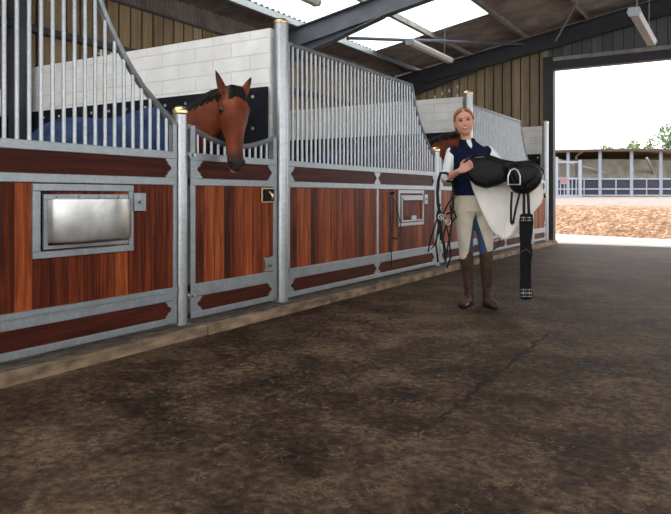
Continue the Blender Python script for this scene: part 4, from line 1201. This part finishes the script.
# hedge and trees
leafm = plain('sunlit_leaves', (.10, .15, .06), .8, 0, .35, 2)
leafp = plain('pale_leaves', (.15, .20, .09), .8, 0, .35, 2)
bark = plain('bark', (.16, .12, .09), .9, 0, .3, 8)
def tree(px, Z, h0, hh, wd, label, mt, seed, nl=900):
    rnd = random.Random(seed); p_ = outp(px, Z)
    t = empty('tree', (p_.x, p_.y, .9), 0, label, 'tree')
    m = MB(); m.tube([(0, 0, -.2), (.1, 0, hh*.35), (-.1, .1, hh*.6), (.05, 0, hh*.85)], [.26, .2, .13, .05], 8)
    cl = []
    for k in range(14):
        an = rnd.uniform(0, 6.28); rr = rnd.uniform(.25, .8)*wd; zz = rnd.uniform(.45, .92)*hh
        e = Vector((rr*math.cos(an), rr*math.sin(an), zz)); cl.append((e, rnd.uniform(.25, .42)*wd)); m.tube([(0, 0, zz*.75), e*.6 + Vector((0, 0, zz*.35)), e], [.09, .06, .03], 6)
    cl.append((Vector((0, 0, hh*.9)), wd*.35))
    m.build('trunk', bark, t, smooth=True)
    m = MB()
    for k in range(nl):
        c_, r = rnd.choice(cl); d = Vector((rnd.gauss(0, 1), rnd.gauss(0, 1), rnd.gauss(0, 1))).normalized()*r*rnd.uniform(.5, 1.05)**.6
        pos = c_ + d; s = rnd.uniform(.10, .24)
        a = Vector((rnd.gauss(0, 1), rnd.gauss(0, 1), rnd.gauss(0, 1))).normalized(); bb_ = a.orthogonal().normalized()
        m.add([pos-a*s, pos+bb_*s*.6, pos+a*s, pos-bb_*s*.6], [(0, 1, 2, 3)])
    m.build('foliage', mt, t)
tree(676, 62, 0, 6.4, 3.2, 'tallest leafy tree rising beyond the round building', leafm, 1, 2600)
tree(648, 76, 0, 5.7, 2.4, 'green tree beyond the round building, close beside the tallest tree', leafm, 2, 1800)
tree(634, 70, 0, 6.0, 1.7, 'small bushy tree beyond the round building, between the taller pair and the lowest tree', leafp, 3, 900)
tree(604, 75, 0, 6.0, 1.4, 'lowest distant tree just showing above the round roof', leafp, 5, 700)
m = MB()
rnd = random.Random(9)
b = MB()
for k in range(5000):
    x = rnd.uniform(-32, 14); z = rnd.uniform(0, 2.6) + .9; y = 60 + rnd.uniform(-.8, .8); s = rnd.uniform(.15, .3)
    a = Vector((rnd.gauss(0, 1), rnd.gauss(0, 1), rnd.gauss(0, 1))).normalized(); bb_ = a.orthogonal().normalized(); pos = Vector((x, y, z))
    b.add([pos-a*s, pos+bb_*s*.7, pos+a*s, pos-bb_*s*.7], [(0, 1, 2, 3)])
tag(b.build('hedge', leafp), 'long pale hedge behind the round building', 'hedge', kind='stuff')

# ------------------------------------------------------------------ light
w = bpy.data.worlds.new('sky'); sc.world = w; w.use_nodes = True
bg = w.node_tree.nodes['Background']; bg.inputs[0].default_value = (.98, .985, 1.0, 1); bg.inputs[1].default_value = 2.0
sun = bpy.data.lights.new('sun', 'SUN'); sun.energy = 2.4; sun.angle = math.radians(1.5); sun.color = (1, .95, .87)
so = bpy.data.objects.new('sun', sun); link(so)
so.rotation_euler = Vector((-.55, .06, -1.0)).to_track_quat('-Z', 'Y').to_euler()

# ------------------------------------------------------------------ camera
cd = bpy.data.cameras.new('camera'); cam = bpy.data.objects.new('camera', cd); link(cam)
cam.location = (0, 0, 1.0); cam.rotation_euler = (math.radians(90), 0, YAW)
cd.sensor_width = 36; cd.lens = 660/671*36; cd.shift_y = -(257-196)/671; cd.clip_end = 400; cd.clip_start = .05
sc.camera = cam
sc.view_settings.view_transform = 'Standard'; sc.view_settings.look = 'None'; sc.view_settings.gamma = 1
sc.view_settings.use_curve_mapping = False; sc.view_settings.exposure = 0.6
